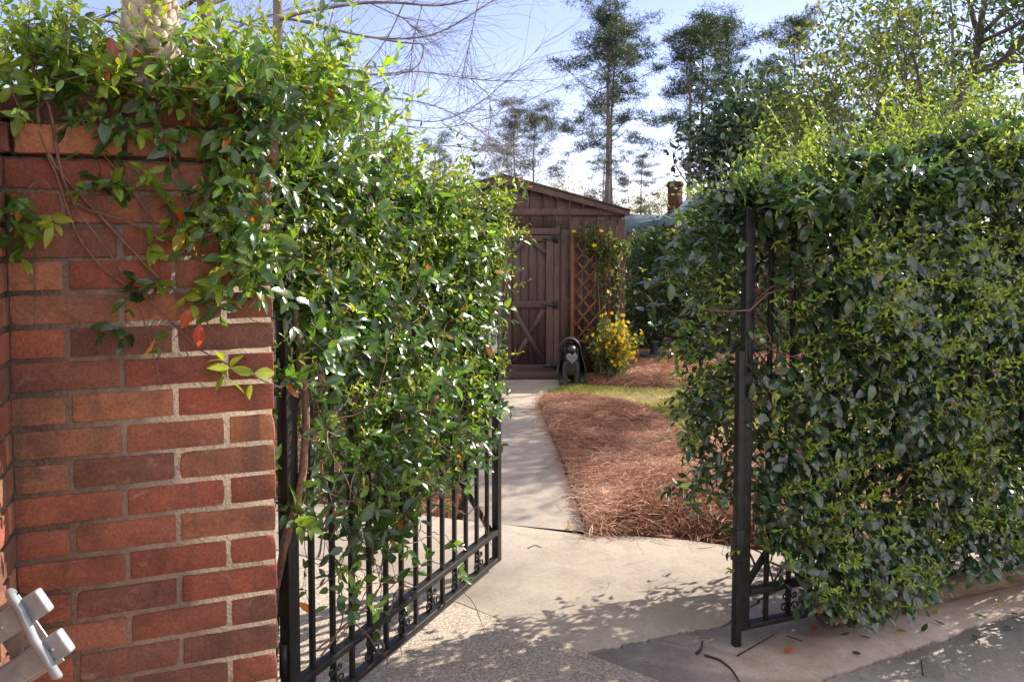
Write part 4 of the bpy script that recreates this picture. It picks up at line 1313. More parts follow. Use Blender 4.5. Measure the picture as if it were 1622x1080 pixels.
bc = at(966, 560, 9.10); bc[2] = 0
bush = empty('flowering_bush', bc, 'low bush covered in yellow flowers in front of the shed corner', 'bush')
lv, fl, st = Leaves(), Leaves(), MB()
for _ in range(46):
    P = curve_path(bc + [rs.normal() * .06, rs.normal() * .05, .02], np.array([rs.normal() * .09, rs.normal() * .08, 1]), rs.uniform(.38, .78), 10, .1, .2, rs)
    st.tube(P, np.linspace(.005, .0015, 10), 4, False, rs.rand())
    for kk in range(2, 10):
        for _q in range(3):
            leafy_shoot(lv, None, P[kk] + rs.normal(size=3) * .03, rs.normal(size=3), .05, 3, .036, .022, .45, rs.uniform(.3, .9), .1, rs)
        if P[kk][2] > .25 and rs.rand() < .28 + .45 * (P[kk][0] > bc[0] - .02):
            for _q in range(2): flower(fl, P[kk] + rs.normal(size=3) * .04 + [0.02, -.03, .01], rs)
lv.build('foliage', M['light_leaf'], bush); fl.build('flowers', M['flower'], bush, 0); st.build('stems', M['grey_bark'], bush, smooth=True)

cv = empty('flowering_vine', (SX(950), SY - .12, .1), 'thin climbing vine with a few yellow blooms twined through the upper trellis', 'vine')
lv, fl, st = Leaves(), Leaves(), MB()
for x0, z0, x1, z1 in ((955, 590, 950, 410), (962, 590, 945, 380), (958, 588, 960, 420), (968, 585, 985, 380), (955, 420, 950, 350), (950, 400, 992, 395), (945, 390, 910, 372)):
    a = np.array([SX(x0), ty - .03, SZ(z0)]); b = np.array([SX(x1), ty - .05, SZ(z1)])
    P = a + (b - a) * np.linspace(0, 1, 16)[:, None] + np.cumsum(rs.normal(size=(16, 3)) * .012, 0) * [1, .3, 1]
    P[:, 1] = np.clip(P[:, 1], ty - .12, ty - .02)
    st.tube(P, np.linspace(.005, .002, 16), 5, False)
    for kk in range(16):
        zz = P[kk][2]
        if zz < 1.0 and rs.rand() < .7: continue
        for _q in range(4):
            leafy_shoot(lv, None, P[kk] + rs.normal(size=3) * [.07, .025, .06] - [0, .02, 0], rs.normal(size=3), .05, 3, .044, .028, .45, rs.uniform(.2, .95), .1, rs)
        if rs.rand() < .07:
            f1 = Leaves(); flower(f1, P[kk] + rs.normal(size=3) * .04 - [0, .04, 0], rs, .034); f1.build('flower', M['flower'], cv, 0)
lv.build('foliage', M['light_leaf'], cv); st.build('stems', M['grey_bark'], cv, smooth=True)

# ------------------------------------------------------------------ dog statue
dc = gnd(905, 611)
dog = empty('dog_statue', dc, 'black sitting dog statue with a grey heart plaque on its chest', 'statue')


def skin(name, verts, edges, radii, mat, parent, sub=2):
    me = bpy.data.meshes.new(name)
    me.from_pydata([tuple(v) for v in verts], edges, [])
    o = link(me, name, mat, parent)
    sk = o.modifiers.new('skin', 'SKIN'); sk.use_smooth_shade = True
    for v_, r_ in zip(me.skin_vertices[0].data, radii): v_.radius = (r_, r_) if not isinstance(r_, tuple) else r_
    me.skin_vertices[0].data[0].use_root = True
    sb = o.modifiers.new('sub', 'SUBSURF'); sb.levels = sub; sb.render_levels = sub
    return o


dv = lambda x, y, z: dc + np.array([x * .86, y, z])
vs = [dv(.02, .20, .13), dv(.015, .13, .25), dv(.0, .05, .34), dv(-.005, .02, .42), dv(-.005, -.055, .425), dv(-.005, -.115, .405),
      dv(-.075, -.01, .22), dv(-.078, -.02, .10), dv(-.078, -.03, .03), dv(-.082, -.085, .022),
      dv(.060, -.01, .22), dv(.063, -.02, .10), dv(.065, -.03, .03), dv(.068, -.085, .022),
      dv(-.10, .16, .11), dv(-.115, .05, .06), dv(-.12, -.03, .025), dv(.125, .16, .12), dv(.135, .05, .07), dv(.13, -.03, .025),
      dv(.04, .30, .06), dv(.10, .36, .03)]
es = [(0, 1), (1, 2), (2, 3), (3, 4), (4, 5), (2, 6), (6, 7), (7, 8), (8, 9), (2, 10), (10, 11), (11, 12), (12, 13), (0, 14), (14, 15), (15, 16), (0, 17), (17, 18), (18, 19), (0, 20), (20, 21)]
ra = [.115, .115, .095, .075, .055, .035, .046, .034, .030, .028, .046, .034, .030, .028, .072, .05, .03, .072, .05, .03, .03, .015]
skin('body', vs, es, ra, M['statue'], dog)
# ears
for s_ in (-1, 1):
    mb = MB(); mb.ball(dv(s_ * .078 - .005, .01, .385), (.020, .040, .07), None, 12, 8)
    mb.build('ear', M['statue'], dog, smooth=True)
# arched shell over the dog's head and back
mb = MB()
th_ = np.linspace(-.05, math.pi + .05, 22)
prof_o = [(math.cos(a_) * .150, .375 + math.sin(a_) * .165) for a_ in th_]
prof_o = [(.205, .13), (.175, .25)] + prof_o + [(-.168, .26), (-.19, .15)]
prof_i = [(x_ * .90, min(z_, .375 + (z_ - .375) * .90)) for x_, z_ in prof_o]
nP = len(prof_o)
A_ = []
for yy, sc_, dz in ((-.02, 1.0, 0), (.06, 1.02, .004), (.16, 1.0, -.01), (.25, .93, -.04)):
    for pr in (prof_o, prof_i):
        A_.append([dv(x_ * sc_ - .02 + .02 * (z_ < .3), yy - .10 * (z_ - .35), z_ + dz) for x_, z_ in pr])
A_ = np.array(A_)   # 8 x nP x 3
V = A_.reshape(-1, 3); Q = []
for r_ in range(3):
    for q in range(nP - 1):
        o0 = 2 * r_ * nP + q; o1 = o0 + 2 * nP
        Q.append([o0, o0 + 1, o1 + 1, o1]); Q.append([o0 + nP, o1 + nP, o1 + nP + 1, o0 + nP + 1])
for r_ in (0, 3):
    for q in range(nP - 1):
        o0 = 2 * r_ * nP + q
        Q.append([o0, o0 + nP, o0 + nP + 1, o0 + 1])
for r_ in range(3):
    for q in (0, nP - 1):
        o0 = 2 * r_ * nP + q
        Q.append([o0, o0 + 2 * nP, o0 + 3 * nP, o0 + nP])
mb.add(V, [Q]); mb.build('hood', M['statue_shell'], dog, smooth=False, bevel=.003)
# mossy chest and the heart
mb = MB(); mb.ball(dv(-.008, -.045, .205), (.072, .035, .085), None, 16, 10)
mb.build('chest', M['statue_chest'], dog, smooth=True)
t = np.linspace(0, 2 * math.pi, 40, endpoint=False)
hx = 16 * np.sin(t) ** 3; hz = 13 * np.cos(t) - 5 * np.cos(2 * t) - 2 * np.cos(3 * t) - np.cos(4 * t)
hp = np.c_[hx / 17 * .068 - .005, np.full(40, -.150), hz / 17 * .070 + .335]
mb = MB(); mb.extr(hp + dc, [0, .016, 0]); 
mb.build('heart_plaque', M['plaque'], dog, bevel=.004)
mb = MB(); mb.tube([dv(-.06, -.02, .40), dv(-.035, -.11, .375), dv(-.02, -.142, .36)], .004, 5); mb.tube([dv(.05, -.02, .40), dv(.028, -.11, .375), dv(.012, -.142, .36)], .004, 5)
mb.build('cord', M['dark_metal'], dog)

# ------------------------------------------------------------------ trees and shrubs
def branch_tree(mb, p, d, length, r, depth, rs, tips, split=3, up=.15, spread=.7, wig=.35, shrink=.68, minr=.004):
    n = 7
    P = curve_path(p, d, length, n, -up, wig, rs)
    r1 = max(r * .62, minr)
    mb.tube(P, np.linspace(r, r1, n), 7 if r > .03 else 5, False, rs.rand())
    if depth == 0:
        tips.append(P[3]); tips.append(P[-1]); return
    k = rs.randint(2, split + 1)
    for q in range(k):
        f = 1.0 if q == 0 else rs.uniform(.45, .95)
        b = P[int(f * (n - 1))]
        T = unit(P[-1] - P[-3])
        nd = unit(T + rs.normal(size=3) * spread * (.45 if q == 0 else 1) + np.array([0, 0, up]))
        branch_tree(mb, b, nd, length * shrink * rs.uniform(.8, 1.2), r1 * (.95 if q == 0 else .75), depth - 1, rs, tips, split, up, spread, wig, shrink, minr)
    if depth <= 2: tips.append(P[-1])


def leaf_clump(lv, c, n, rad_, L, W, rs, up=.4, tint=.5):
    p = c + rs.normal(size=(n, 3)) * rad_
    lv.add(p, rs.normal(size=(n, 3)), rs.normal(size=(n, 3)) + np.array([0, 0, up]), L * (.7 + .6 * rs.rand(n)), L * W * (.8 + .4 * rs.rand(n)), np.clip(tint + rs.normal(size=n) * .25, 0, 1))


def shrub(base, w, dpt, h, nl, L, mat, label, seed, group=None, name='shrub', cat='shrub', tint=.45, open_=.0):
    rs = np.random.RandomState(seed)
    root = empty(name, base, label, cat, group)
    st, lv = MB(), Leaves()
    for _ in range(14):
        P = curve_path(np.array(base) + [rs.normal() * .08, rs.normal() * .08, -.03], [rs.normal() * w / h * .7, rs.normal() * dpt / h * .7, 1], h * rs.uniform(.6, .9), 9, 0, .4, rs)
        st.tube(P, np.linspace(.022, .006, 9), 5, False, rs.rand())
    # clumps fill an uneven dome
    nc = 90
    th_ = rs.rand(nc) * 6.283; zz = rs.rand(nc) ** .8; rr = np.sqrt(rs.rand(nc)) * np.sqrt(np.clip(1.08 - (zz * 1.05 - .30) ** 2 * 1.6, .1, 1))
    C = np.c_[np.cos(th_) * rr * w, np.sin(th_) * rr * dpt, .12 + zz * h * .92] + np.array(base)
    szs = rs.uniform(.5, 1.3, nc)
    for c, s_ in zip(C, szs):
        leaf_clump(lv, c, int(nl / nc * s_), .10 * (w + dpt + h) / 2.2 * s_ * .8, L, .48, rs, .5, tint + rs.normal() * .12)
    st.build('stems', M['bark'], root, smooth=True)
    lv.build('foliage', mat, root, 0)
    return root


# camellias right of the shed
shrub(at(1035, 575, 12.4) * [1, 1, 0], .78, .6, 1.72, 7000, .075, M['shrub_leaf'], 'dark glossy camellia shrub right of the shed', 301, tint=.42)
shrub(at(1115, 575, 11.6) * [1, 1, 0], .75, .7, 1.55, 6000, .075, M['shrub_leaf'], 'broad evergreen shrub between the camellia and the right hedge', 302, tint=.5)
shrub(at(1003, 575, 14.5) * [1, 1, 0], .75, .6, 1.60, 3500, .08, M['light_leaf'], 'paler shrub showing above the camellia beside the shed wall', 303, tint=.4)
shrub(at(1060, 575, 15.5) * [1, 1, 0], .9, .7, 1.78, 4000, .08, M['light_leaf'], 'yellow green shrub below the neighbouring house roof', 304, tint=.5)
shrub(at(1225, 575, 13.0) * [1, 1, 0], 1.1, .8, 2.25, 6000, .07, M['light_leaf'], 'light green privet bush rising behind the right hedge', 305, tint=.5)
shrub(at(1330, 575, 13.2) * [1, 1, 0], 1.3, .9, 3.1, 7000, .06, M['light_leaf'], 'tall airy privet bush beneath the leafy trees at the right', 306, tint=.6)
shrub(at(1520, 575, 8.8) * [1, 1, 0], 1.1, .9, 2.3, 6000, .06, M['light_leaf'], 'bushy privet at the foot of the forked tree', 307, tint=.6)
# shrubs behind the open gate
shrub(np.array([-1.15, 7.6, 0]), .55, .6, 1.5, 4200, .07, M['shrub_leaf'], 'dark shrub left of the shed door behind the gate', 308, tint=.4)
shrub(np.array([-2.2, 7.2, 0]), .8, .7, 1.7, 5000, .07, M['shrub_leaf'], 'rounded dark shrub behind the middle of the open gate', 309, tint=.35)
shrub(np.array([-3.4, 6.9, 0]), .9, .8, 1.8, 5000, .07, M['shrub_leaf'], 'dark shrub behind the gate hinge and the brick pillar', 310, tint=.4)

# potted stump under the camellia and the low rail fence behind it
pc_ = gnd(1036, 572)
pot = empty('garden_pot', pc_, 'small dark round pot on the straw under the camellia', 'pot')
mb = MB(); mb.lathe([(0, .0), (.14, 0), (.19, .05), (.205, .10), (.19, .105), (.17, .06), (0, .055)], pc_, 22); mb.build('bowl', M['pot'], pot, smooth=True)
mb = MB(); mb.lathe([(.055, .05), (.05, .25), (.065, .27), (.0, .275)], pc_, 12); mb.build('pedestal', M['pot'], pot, smooth=True)
fy = 13.6
fa = at(985, 560, fy); fb = at(1160, 560, fy)
fen = empty('rail_fence', ((fa[0] + fb[0]) / 2, fy, 0), 'low grey two-rail fence behind the camellia', 'fence')
for xx in np.linspace(fa[0], fb[0], 4):
    MB().box([xx, fy, .30], (.08, .08, .62)).build('post', M['fence'], fen, bevel=.005)
for zz in (.16, .42):
    MB().box([(fa[0] + fb[0]) / 2, fy - .052, zz], (fb[0] - fa[0] + .2, .022, .07)).build('rail', M['fence'], fen, bevel=.004)


# pines
def pine(px, Y, top, wtrunk, label, seed, crown0=.45, spread=1.0, dens=1.0, lean=0.0, mat='needle', bend=0.0):
    rs = np.random.RandomState(seed)
    x = (px - CX) / FPX * Y
    z0 = float(gz(x, Y)) - .1
    zt = at(px, top, Y)[2]; H = zt - z0
    root = empty('pine_tree', (x, Y, z0), label, 'pine tree', 'pines beyond the shed')
    t = np.linspace(0, 1, 14)
    tp = np.c_[x + lean * H * (t ** 1.5) + bend * np.sin(t * 3.1) + np.cumsum(rs.normal(size=14) * .04), Y + np.cumsum(rs.normal(size=14) * .04), z0 + H * t]
    r0 = wtrunk / FPX * Y / 2
    br, lv = MB(), Leaves()
    br.tube(tp, r0 * (1.12 - .98 * t), 9)
    nb = int(27 * dens)
    k_ = H / 16
    for q in range(nb):
        f = crown0 + (1 - crown0) * ((q + rs.rand()) / nb) ** .7
        i0 = min(int(f * 13), 12); b = tp[i0] + (tp[i0 + 1] - tp[i0]) * (f * 13 - i0)
        g = (f - crown0) / (1 - crown0)
        ln = spread * H * (.045 + .135 * math.sin(min(1, g * .78 + .18) * math.pi)) * rs.choice([rs.uniform(.3, .8), rs.uniform(.8, 1.6)])
        a = rs.rand() * 6.283
        P = curve_path(b, [math.cos(a), math.sin(a), .22 + .7 * g ** 2 + rs.normal() * .18], ln, 7, -.35, .45, rs)
        br.tube(P, np.linspace(r0 * .22 * (1 - .6 * g), r0 * .05, 7), 5, False)
        pads = [P[6], P[5], P[6] + rs.normal(size=3) * [.4, .4, .12] * k_]
        for _ in range(int(2 + ln / k_ * 1.25)):
            c0 = P[rs.randint(3, 7)]; c1 = c0 + rs.normal(size=3) * [.5, .5, .16] * k_
            br.tube(np.array([c0, (c0 + c1) / 2 + [0, 0, .03], c1]), [r0 * .06, r0 * .05, r0 * .03], 4, False)
            pads.append(c1)
        if g > .8: pads += [b + rs.normal(size=3) * .3 * k_ for _ in range(3)]
        for c in pads:
            n = rs.randint(30, 66)
            dd = unit(rs.normal(size=(n, 3)) * [1, 1, .7] + [0, 0, .45])
            lv.add(c + rs.normal(size=(n, 3)) * [.22, .22, .09] * k_, dd, rs.normal(size=(n, 3)), .30 * k_ * (.6 + .7 * rs.rand(n)), .032 * k_, np.clip(.45 + rs.normal(size=n) * .25 + rs.normal() * .12, 0, 1))
    br.build('trunk', M['pine_bark'], root, smooth=True)
    lv.build('needles', M[mat], root, 0)


pine(961, 46, 22, 12, 'tallest pine, left of the close pair above the shed roof', 401, .55, 1.0, 1.25)
pine(987, 48, 62, 9, 'second pine of the close pair above the shed roof, thin and slightly curved', 402, .54, .95, 1.0, -.015, bend=-.5)
pine(1093, 44, 48, 8, 'slender pine right of the brick chimney', 403, .56, .7, .7)
pine(1107, 45, 30, 8, 'dense dark pine standing over the gable roof', 404, .50, .8, 1.1)
pine(1152, 47, 38, 8, 'pine with a round crown right of the gable roof', 405, .52, .85, 1.2)
pine(1086, 52, 120, 6, 'thin half hidden pine just right of the chimney', 406, .62, .6, .5)
pine(818, 52, 172, 5, 'small dark pine directly above the shed ridge', 407, .30, 1.1, 1.2)
pine(846, 50, 180, 6, 'round headed small pine above the left of the shed roof', 408, .35, 1.5, 1.1)
pine(1016, 56, 252, 5, 'short distant pine between the shed and the chimney', 409, .25, 1.4, 1.0)
pine(953, 40, 230, 6, 'low spreading pine behind the shed roof', 410, .10, 2.6, .9)
pine(1252, 46, 32, 9, 'tall pine crown behind the dark evergreen tree', 411, .45, .9, 1.0)
pine(1205, 50, 110, 7, 'shorter pine between the round crown and the dark evergreen', 412, .45, .8, .9)
pine(1498, 12, -160, 10, 'bare pine trunk rising left of the forked tree', 413, .82, .5, .6)
pine(700, 60, 235, 5, 'distant pine showing just over the vine', 414, .3, 1.6, 1.0)
pine(1385, 40, 60, 7, 'pine hidden behind the leafy tree at the right', 415, .35, 1.3, 1.2)


# spring-green haze of distant deciduous trees
def far_tree(px, Y, top, wpx, label, seed, mat='far_leaf', n=2600):
    rs = np.random.RandomState(seed)
    x = (px - CX) / FPX * Y; z0 = float(gz(x, Y)) - .1; H = at(px, top, Y)[2] - z0; w = wpx / FPX * Y / 2
    root = empty('deciduous_tree', (x, Y, z0), label, 'tree', 'spring trees in the distance')
    mb, tips = MB(), []
    mb.tube(curve_path([x, Y, z0], [0, 0, 1], H * .4, 6, 0, .1, rs), np.linspace(.16, .11, 6), 7)
    for _ in range(4):
        branch_tree(mb, [x, Y, z0 + H * rs.uniform(.25, .4)], [rs.normal() * w / H, rs.normal() * .3, .9], H * .28, .07, 3, rs, tips, 3, .3, .7)
    mb.build('trunk', M['grey_bark'], root, smooth=True)
    lv = Leaves()
    tips = np.array(tips)
    tips[:, 0] = x + (tips[:, 0] - x) * np.clip(w / max(1e-3, np.abs(tips[:, 0] - x).max()), .3, 3)
    for c in tips:
        leaf_clump(lv, c, max(4, n // len(tips)), .06 * H, .13, .6, rs, .2, .5)
    lv.build('foliage', M[mat], root, 0)


far_tree(1000, 58, 285, 80, 'yellowish budding tree right of the shed roof', 501)
far_tree(1045, 60, 280, 70, 'pale budding tree left of the chimney', 502)
far_tree(905, 56, 262, 110, 'budding tree low above the shed roof', 503)
far_tree(870, 60, 270, 90, 'pale tree beside the shed ridge', 504)
far_tree(1130, 62, 270, 90, 'pale tree behind the gable roof', 505)
far_tree(690, 60, 262, 130, 'hazy budding tree above the middle of the vine', 506)
far_tree(600, 62, 270, 130, 'hazy budding tree above the upper left of the vine', 507)
# distant belt that closes the horizon
rs = np.random.RandomState(600)
lv = Leaves()
for _ in range(700):
    an = rad(rs.uniform(20, 160)); rr = rs.uniform(75, 95)
    c = np.array([math.cos(an) * rr, math.sin(an) * rr, -2.3 + abs(rs.normal()) * 2.2])
    leaf_clump(lv, c, 22, .9, .6, .6, rs, .2, .5)
tag(lv.build('woodland', M['far_leaf'], None, 0), 'low belt of far woodland along the horizon', 'woodland', kind='stuff')

# leafy trees at the right
def leafy_tree(px, Y, top, label, seed, mat, r0, clump, nper, L, depth=4, wscale=1.0, trunk_px=None, name='leafy_tree', up=.2, bark='bark', first=None, spread=.7, maxr=9):
    rs = np.random.RandomState(seed)
    x = (px - CX) / FPX * Y; H = at(px, top, Y)[2]
    root = empty(name, (x, Y, 0), label, 'tree')
    mb, tips = MB(), []
    P = curve_path([x, Y, -.05], first or [0, 0, 1], H * .32, 8, 0, .18, rs)
    mb.tube(P, np.linspace(r0, r0 * .78, 8), 9, False)
    for q in range(3):
        branch_tree(mb, P[-1 - q], unit([rs.normal() * .6 * wscale, rs.normal() * .5, .9]), H * .27, r0 * .6, depth, rs, tips, 3, up, spread)
    mb.build('trunk', M[bark], root, smooth=True)
    lv = Leaves()
    for c in tips:
        if math.hypot(c[0] - x, c[1] - Y) < maxr: leaf_clump(lv, c, nper, clump, L, .46, rs, .4, .45 + rs.normal() * .15)
    lv.build('crown', M[mat], root, 0)
    return root


leafy_tree(1255, 15, 70, 'dark glossy evergreen tree behind the left end of the right hedge', 701, 'dark_leaf', .10, .30, 60, .17, 4, .62, name='evergreen_tree', spread=.55, maxr=1.75)
leafy_tree(1390, 8.2, -60, 'yellow green leafy tree with a slim trunk above the right hedge', 702, 'light_leaf', .055, .14, 15, .075, 4, .45, spread=.42, maxr=1.35)
leafy_tree(1440, 9.5, -90, 'loose green tree left of the slim trunked one', 703, 'light_leaf', .05, .16, 14, .08, 4, .45, spread=.42, maxr=1.3)

leafy_tree(1470, 16, 20, 'broad loose tree filling the gap behind the forked tree', 704, 'light_leaf', .09, .28, 14, .15, 4, 1.0, spread=.6)
leafy_tree(1590, 17, 60, 'pale leafy tree behind the outer limbs of the forked tree', 705, 'light_leaf', .08, .28, 14, .15, 4, 1.0, spread=.6)

# forked tree at the far right, limbs traced in depth
rs = np.random.RandomState(710)
FY = 9.2
fk = empty('forked_tree', at(1505, 575, FY) * [1, 1, 0], 'dark forked tree with sparse leaves at the far right', 'tree')
def limb(pts, r0, r1, dy=0.0):
    P = np.array([at(x, y, FY + dy * i / (len(pts) - 1)) for i, (x, y) in enumerate(pts)])
    t = np.linspace(0, len(P) - 1, 24); i0 = np.minimum(t.astype(int), len(P) - 2); f = t - i0
    Q = P[i0] * (1 - f)[:, None] + P[i0 + 1] * f[:, None]
    for _ in range(3): Q[1:-1] = (Q[:-2] + 2 * Q[1:-1] + Q[2:]) / 4
    return Q, np.linspace(r0, r1, 24)
mb = MB(); tips = []
b0 = fk.location
trunkQ, tr_ = limb([(1505, 690), (1500, 400), (1495, 260), (1520, 165), (1542, 110)], .060, .042)
trunkQ[0] = [b0[0], b0[1], -.05]
tr_ = tr_ * 1.4; mb.tube(trunkQ, tr_, 9)
for pts, r0, r1, dy in (([(1542, 110), (1552, 60), (1543, 35), (1535, 0), (1500, -90)], .032, .014, .5), ([(1552, 65), (1555, 30), (1560, 0), (1590, -110)], .030, .014, -.4), ([(1542, 112), (1580, 105), (1605, 80), (1640, 40), (1700, -20)], .034, .018, -.5),
                        ([(1550, 60), (1590, 20), (1640, -20), (1690, -80)], .022, .012, .5), ([(1548, 70), (1600, 45), (1650, 20)], .018, .010, -.9), ([(1545, 108), (1600, 98), (1680, 100)], .016, .009, .6), ([(1500, 260), (1470, 190), (1455, 120), (1440, 60), (1400, -20)], .020, .008, .9),
                        ([(1510, 300), (1570, 220), (1622, 150), (1680, 90)], .014, .007, .5)):
    Q, r = limb(pts, r0, r1, dy); r = r * 1.4
    mb.tube(Q, r, 7)
    for kk in range(6, 24, 2):
        branch_tree(mb, Q[kk], unit(rs.normal(size=3) + [0, 0, .4]), .42, r1 * .6, 2, rs, tips, 2, .1, .8, .5, .7, .002)
mb.build('trunk', M['bark'], fk, smooth=True)
lv = Leaves()
for c in tips: leaf_clump(lv, c, 3, .12, .09, .42, rs, .4, .45)
lv.build('crown', M['shrub_leaf'], fk, 0)

# bare drooping tree at the left and the darker trunk beside it
rs = np.random.RandomState(720)
FY = 6.6
bt = empty('bare_tree', at(441, 575, FY) * [1, 1, 0], 'bare grey tree with drooping twigs reaching across the sky', 'tree')
mb = MB(); tw = MB()
Q, r = limb([(441, 700), (439, 300), (437, 120), (441, 30), (438, -60), (430, -260)], .048, .034)
Q[0] = [bt.location[0], bt.location[1], -.05]
mb.tube(Q, r, 10)
mains = []
for pts, r0, r1, dy in (([(441, 32), (470, 22), (520, 12), (585, 3), (640, 5), (700, 12), (760, -5)], .018, .005, -.6), ([(445, 28), (500, 38), (560, 55), (600, 62), (660, 62), (700, 52), (745, 25), (790, -5)], .013, .004, .5),
                        ([(600, 62), (650, 70), (670, 68), (672, 80), (665, 105), (640, 118), (600, 122), (560, 115)], .008, .003, -.4), ([(560, 118), (610, 118), (655, 112), (700, 118), (740, 125), (800, 130), (880, 125)], .007, .002, .7),
                        ([(560, 152), (620, 155), (675, 163), (720, 180), (770, 215)], .006, .002, -.5), ([(590, 168), (640, 190), (700, 195), (760, 165), (800, 130), (860, 70)], .006, .002, .6), ([(570, 190), (640, 200), (700, 205), (770, 190), (880, 140)], .005, .002, .3),
                        ([(585, 5), (640, 30), (665, 52)], .006, .003, .3), ([(640, 5), (615, 60), (560, 130), (552, 180)], .006, .002, .5), ([(670, 5), (655, 60), (650, 110)], .004, .002, .2), ([(760, -5), (745, 60), (732, 125)], .004, .002, .3),
                        ([(445, 45), (500, 120), (530, 10), (535, -30)], .006, .003, .4), ([(700, 195), (760, 230), (800, 245)], .004, .002, -.2), ([(560, 225), (640, 228), (720, 232), (780, 236)], .005, .002, .5), ([(745, 125), (775, 150), (778, 185), (770, 230)], .004, .0018, .1),
                        ([(330, 90), (380, 40), (441, 20)], .010, .006, .4), ([(436, 45), (400, 42), (360, 30), (300, 34), (250, 20)], .010, .004, .6), ([(438, 60), (390, 90), (330, 60), (270, 70)], .006, .003, .8)):
    Q, r = limb(pts, r0, r1, dy)
    mb.tube(Q, r, 6)
    mains.append(Q)
    for kk in range(5, 24):
        for _ in range(1 + (kk > 10)):
            T = unit(Q[kk] - Q[kk - 1])
            P = curve_path(Q[kk], T * 1.0 + rs.normal(size=3) * .42 + np.array([.22, 0, -.04]), rs.uniform(.25, 1.0), 10, -.1, .32, rs)
            tw.tube(P, np.linspace(.0022, .0008, 10), 3, False, rs.rand())
            if rs.rand() < .5:
                P2 = curve_path(P[4], unit(P[5] - P[4]) + rs.normal(size=3) * .5, rs.uniform(.15, .45), 7, 0, .3, rs)
                tw.tube(P2, np.linspace(.0014, .0007, 7), 3, False, rs.rand())
mb.build('trunk', M['grey_bark'], bt, smooth=True)
tw.build('twigs', M['grey_bark'], bt, smooth=True)
FY = 9.0
dt = empty('bare_tree', at(327, 575, FY) * [1, 1, 0], 'darker bare tree trunk behind the stone finial', 'tree')
mb = MB(); Q, r = limb([(328, 640), (327, 300), (326, 60), (322, -40), (318, -300)], .095, .075)
Q[0] = [dt.location[0], dt.location[1], -.05]
mb.tube(Q, r, 10)
for pts in ([(322, -10), (280, 20), (200, 10), (140, 40), (90, 10)], [(325, 60), (250, 50), (150, 30), (30, 40)], [(324, 10), (380, -10), (420, -60)]):
    Q, r = limb(pts, .03, .006, .7); mb.tube(Q, r, 6)
    for kk in range(5, 24):
        P = curve_path(Q[kk], unit(Q[kk] - Q[kk - 1]) + rs.normal(size=3) * .6, rs.uniform(.3, .9), 9, -.1, .35, rs)
        mb.tube(P, np.linspace(.004, .0012, 9), 3, False)
mb.build('trunk', M['bark'], dt, smooth=True)

# ------------------------------------------------------------------ neighbouring house
HY = 36.0
hx_ = lambda px, Y=HY: (px - CX) / FPX * Y
hz_ = lambda py, Y=HY: at(CX, py, Y)[2]
hg = float(gz(hx_(1050), HY))
house = empty('brick_house', (hx_(1075), HY + 4, hg), 'red brick house with a blue grey roof beyond the shrubs', 'house')
mb = MB()
x0_, x1_ = hx_(880), hx_(1090); ev = hz_(372)
mb.box([(x0_ + x1_) / 2, HY + 4.0, (hg + ev) / 2 - .1], (x1_ - x0_, 7.0, ev - hg + .2))
gx0, gx1, gpk = hx_(1072, 34), hx_(1180, 34), hx_(1102, 34)
ge, gp = hz_(355, 34), hz_(313, 34)
gx1 = 2 * gpk - gx0 + 1.2
mb.extr([[gx0 + .1, 34.0, hg - .2], [gx1 - .1, 34.0, hg - .2], [gx1 - .1, 34.0, ge], [(gx0 + gx1) / 2, 34.0, gp - .15], [gx0 + .1, 34.0, ge]], [0, 5.9, 0])
mb.build('wall', M['far_brick'], house)
mb = MB()
rz = hz_(340, HY + 4)
mb.extr([[x0_ - .3, HY + .1, ev - .05], [x0_ - .3, HY + 4, rz], [x0_ - .3, HY + 7.9, ev - .05]], [x1_ - x0_ + .6, 0, 0])
roof = mb.build('roof', M['roof'], house)
ccx = hx_(1068, HY + 3); cw = 20 / FPX * (HY + 3)
mb = MB()
ct = hz_(294, HY + 3)
mb.box([ccx, HY + 3, (ct + rz) / 2 - .5], (cw, cw * .9, ct - rz + 1.0))
mb.box([ccx, HY + 3, ct + .02], (cw + .10, cw * .9 + .1, .16))
mb.box([ccx, HY + 3, ct + .14], (cw + .02, cw * .9, .10))
mb.build('chimney', brick_mat('chimney_brick', .32), roof)
gm = (gx0 + gx1) / 2
for s_ in (-1, 1):
    e0 = np.array([gm, 33.75, gp]); e1 = np.array([gm + s_ * (gm - gx0 + .15), 33.75, ge - .08])
    up_ = np.array([0, 0, .12])
    mb = MB(); mb.extr([e0, e1, e1 + up_, e0 + up_], [0, 6.5, 0]); mb.build('roof', M['roof_tan'] if s_ > 0 else M['roof'], house)
    mb = MB(); mb.extr([e0 - up_ * 1.6 + [0, -.03, 0], e1 - up_ * 1.6 + [0, -.03, 0], e1 + [0, -.03, 0] - up_ * .02, e0 + [0, -.03, 0] - up_ * .02], [0, .06, 0]); mb.build('rake_trim', M['trim'], house)
mb = MB(); mb.box([gx0 + .75, 33.97, hz_(345, 34) - .35], (.62, .06, 1.1)); wf = mb.build('window', M['trim'], house)
mb = MB(); mb.box([gx0 + .75, 33.93, hz_(345, 34) - .35], (.50, .02, .96)); mb.build('pane', M['glass'], wf)
# second, flatter roof on the right
mb = MB(); ax0, ax1 = hx_(1105, 40), hx_(1320, 40)
az_ = hz_(302, 40)
mb.extr([[ax0, 39.95, az_ - 1.4], [ax0, 42.5, az_], [ax0, 45, az_ - 1.4]], [ax1 - ax0, 0, 0])
mb.build('roof', M['roof_tan'], house)
mb = MB(); mb.box([(ax0 + ax1) / 2, 42.6, (hg + az_ - 1.4) / 2 - .1], (ax1 - ax0 - .5, 4.2, az_ - 1.4 - hg)); mb.build('wall', M['far_brick'], house)

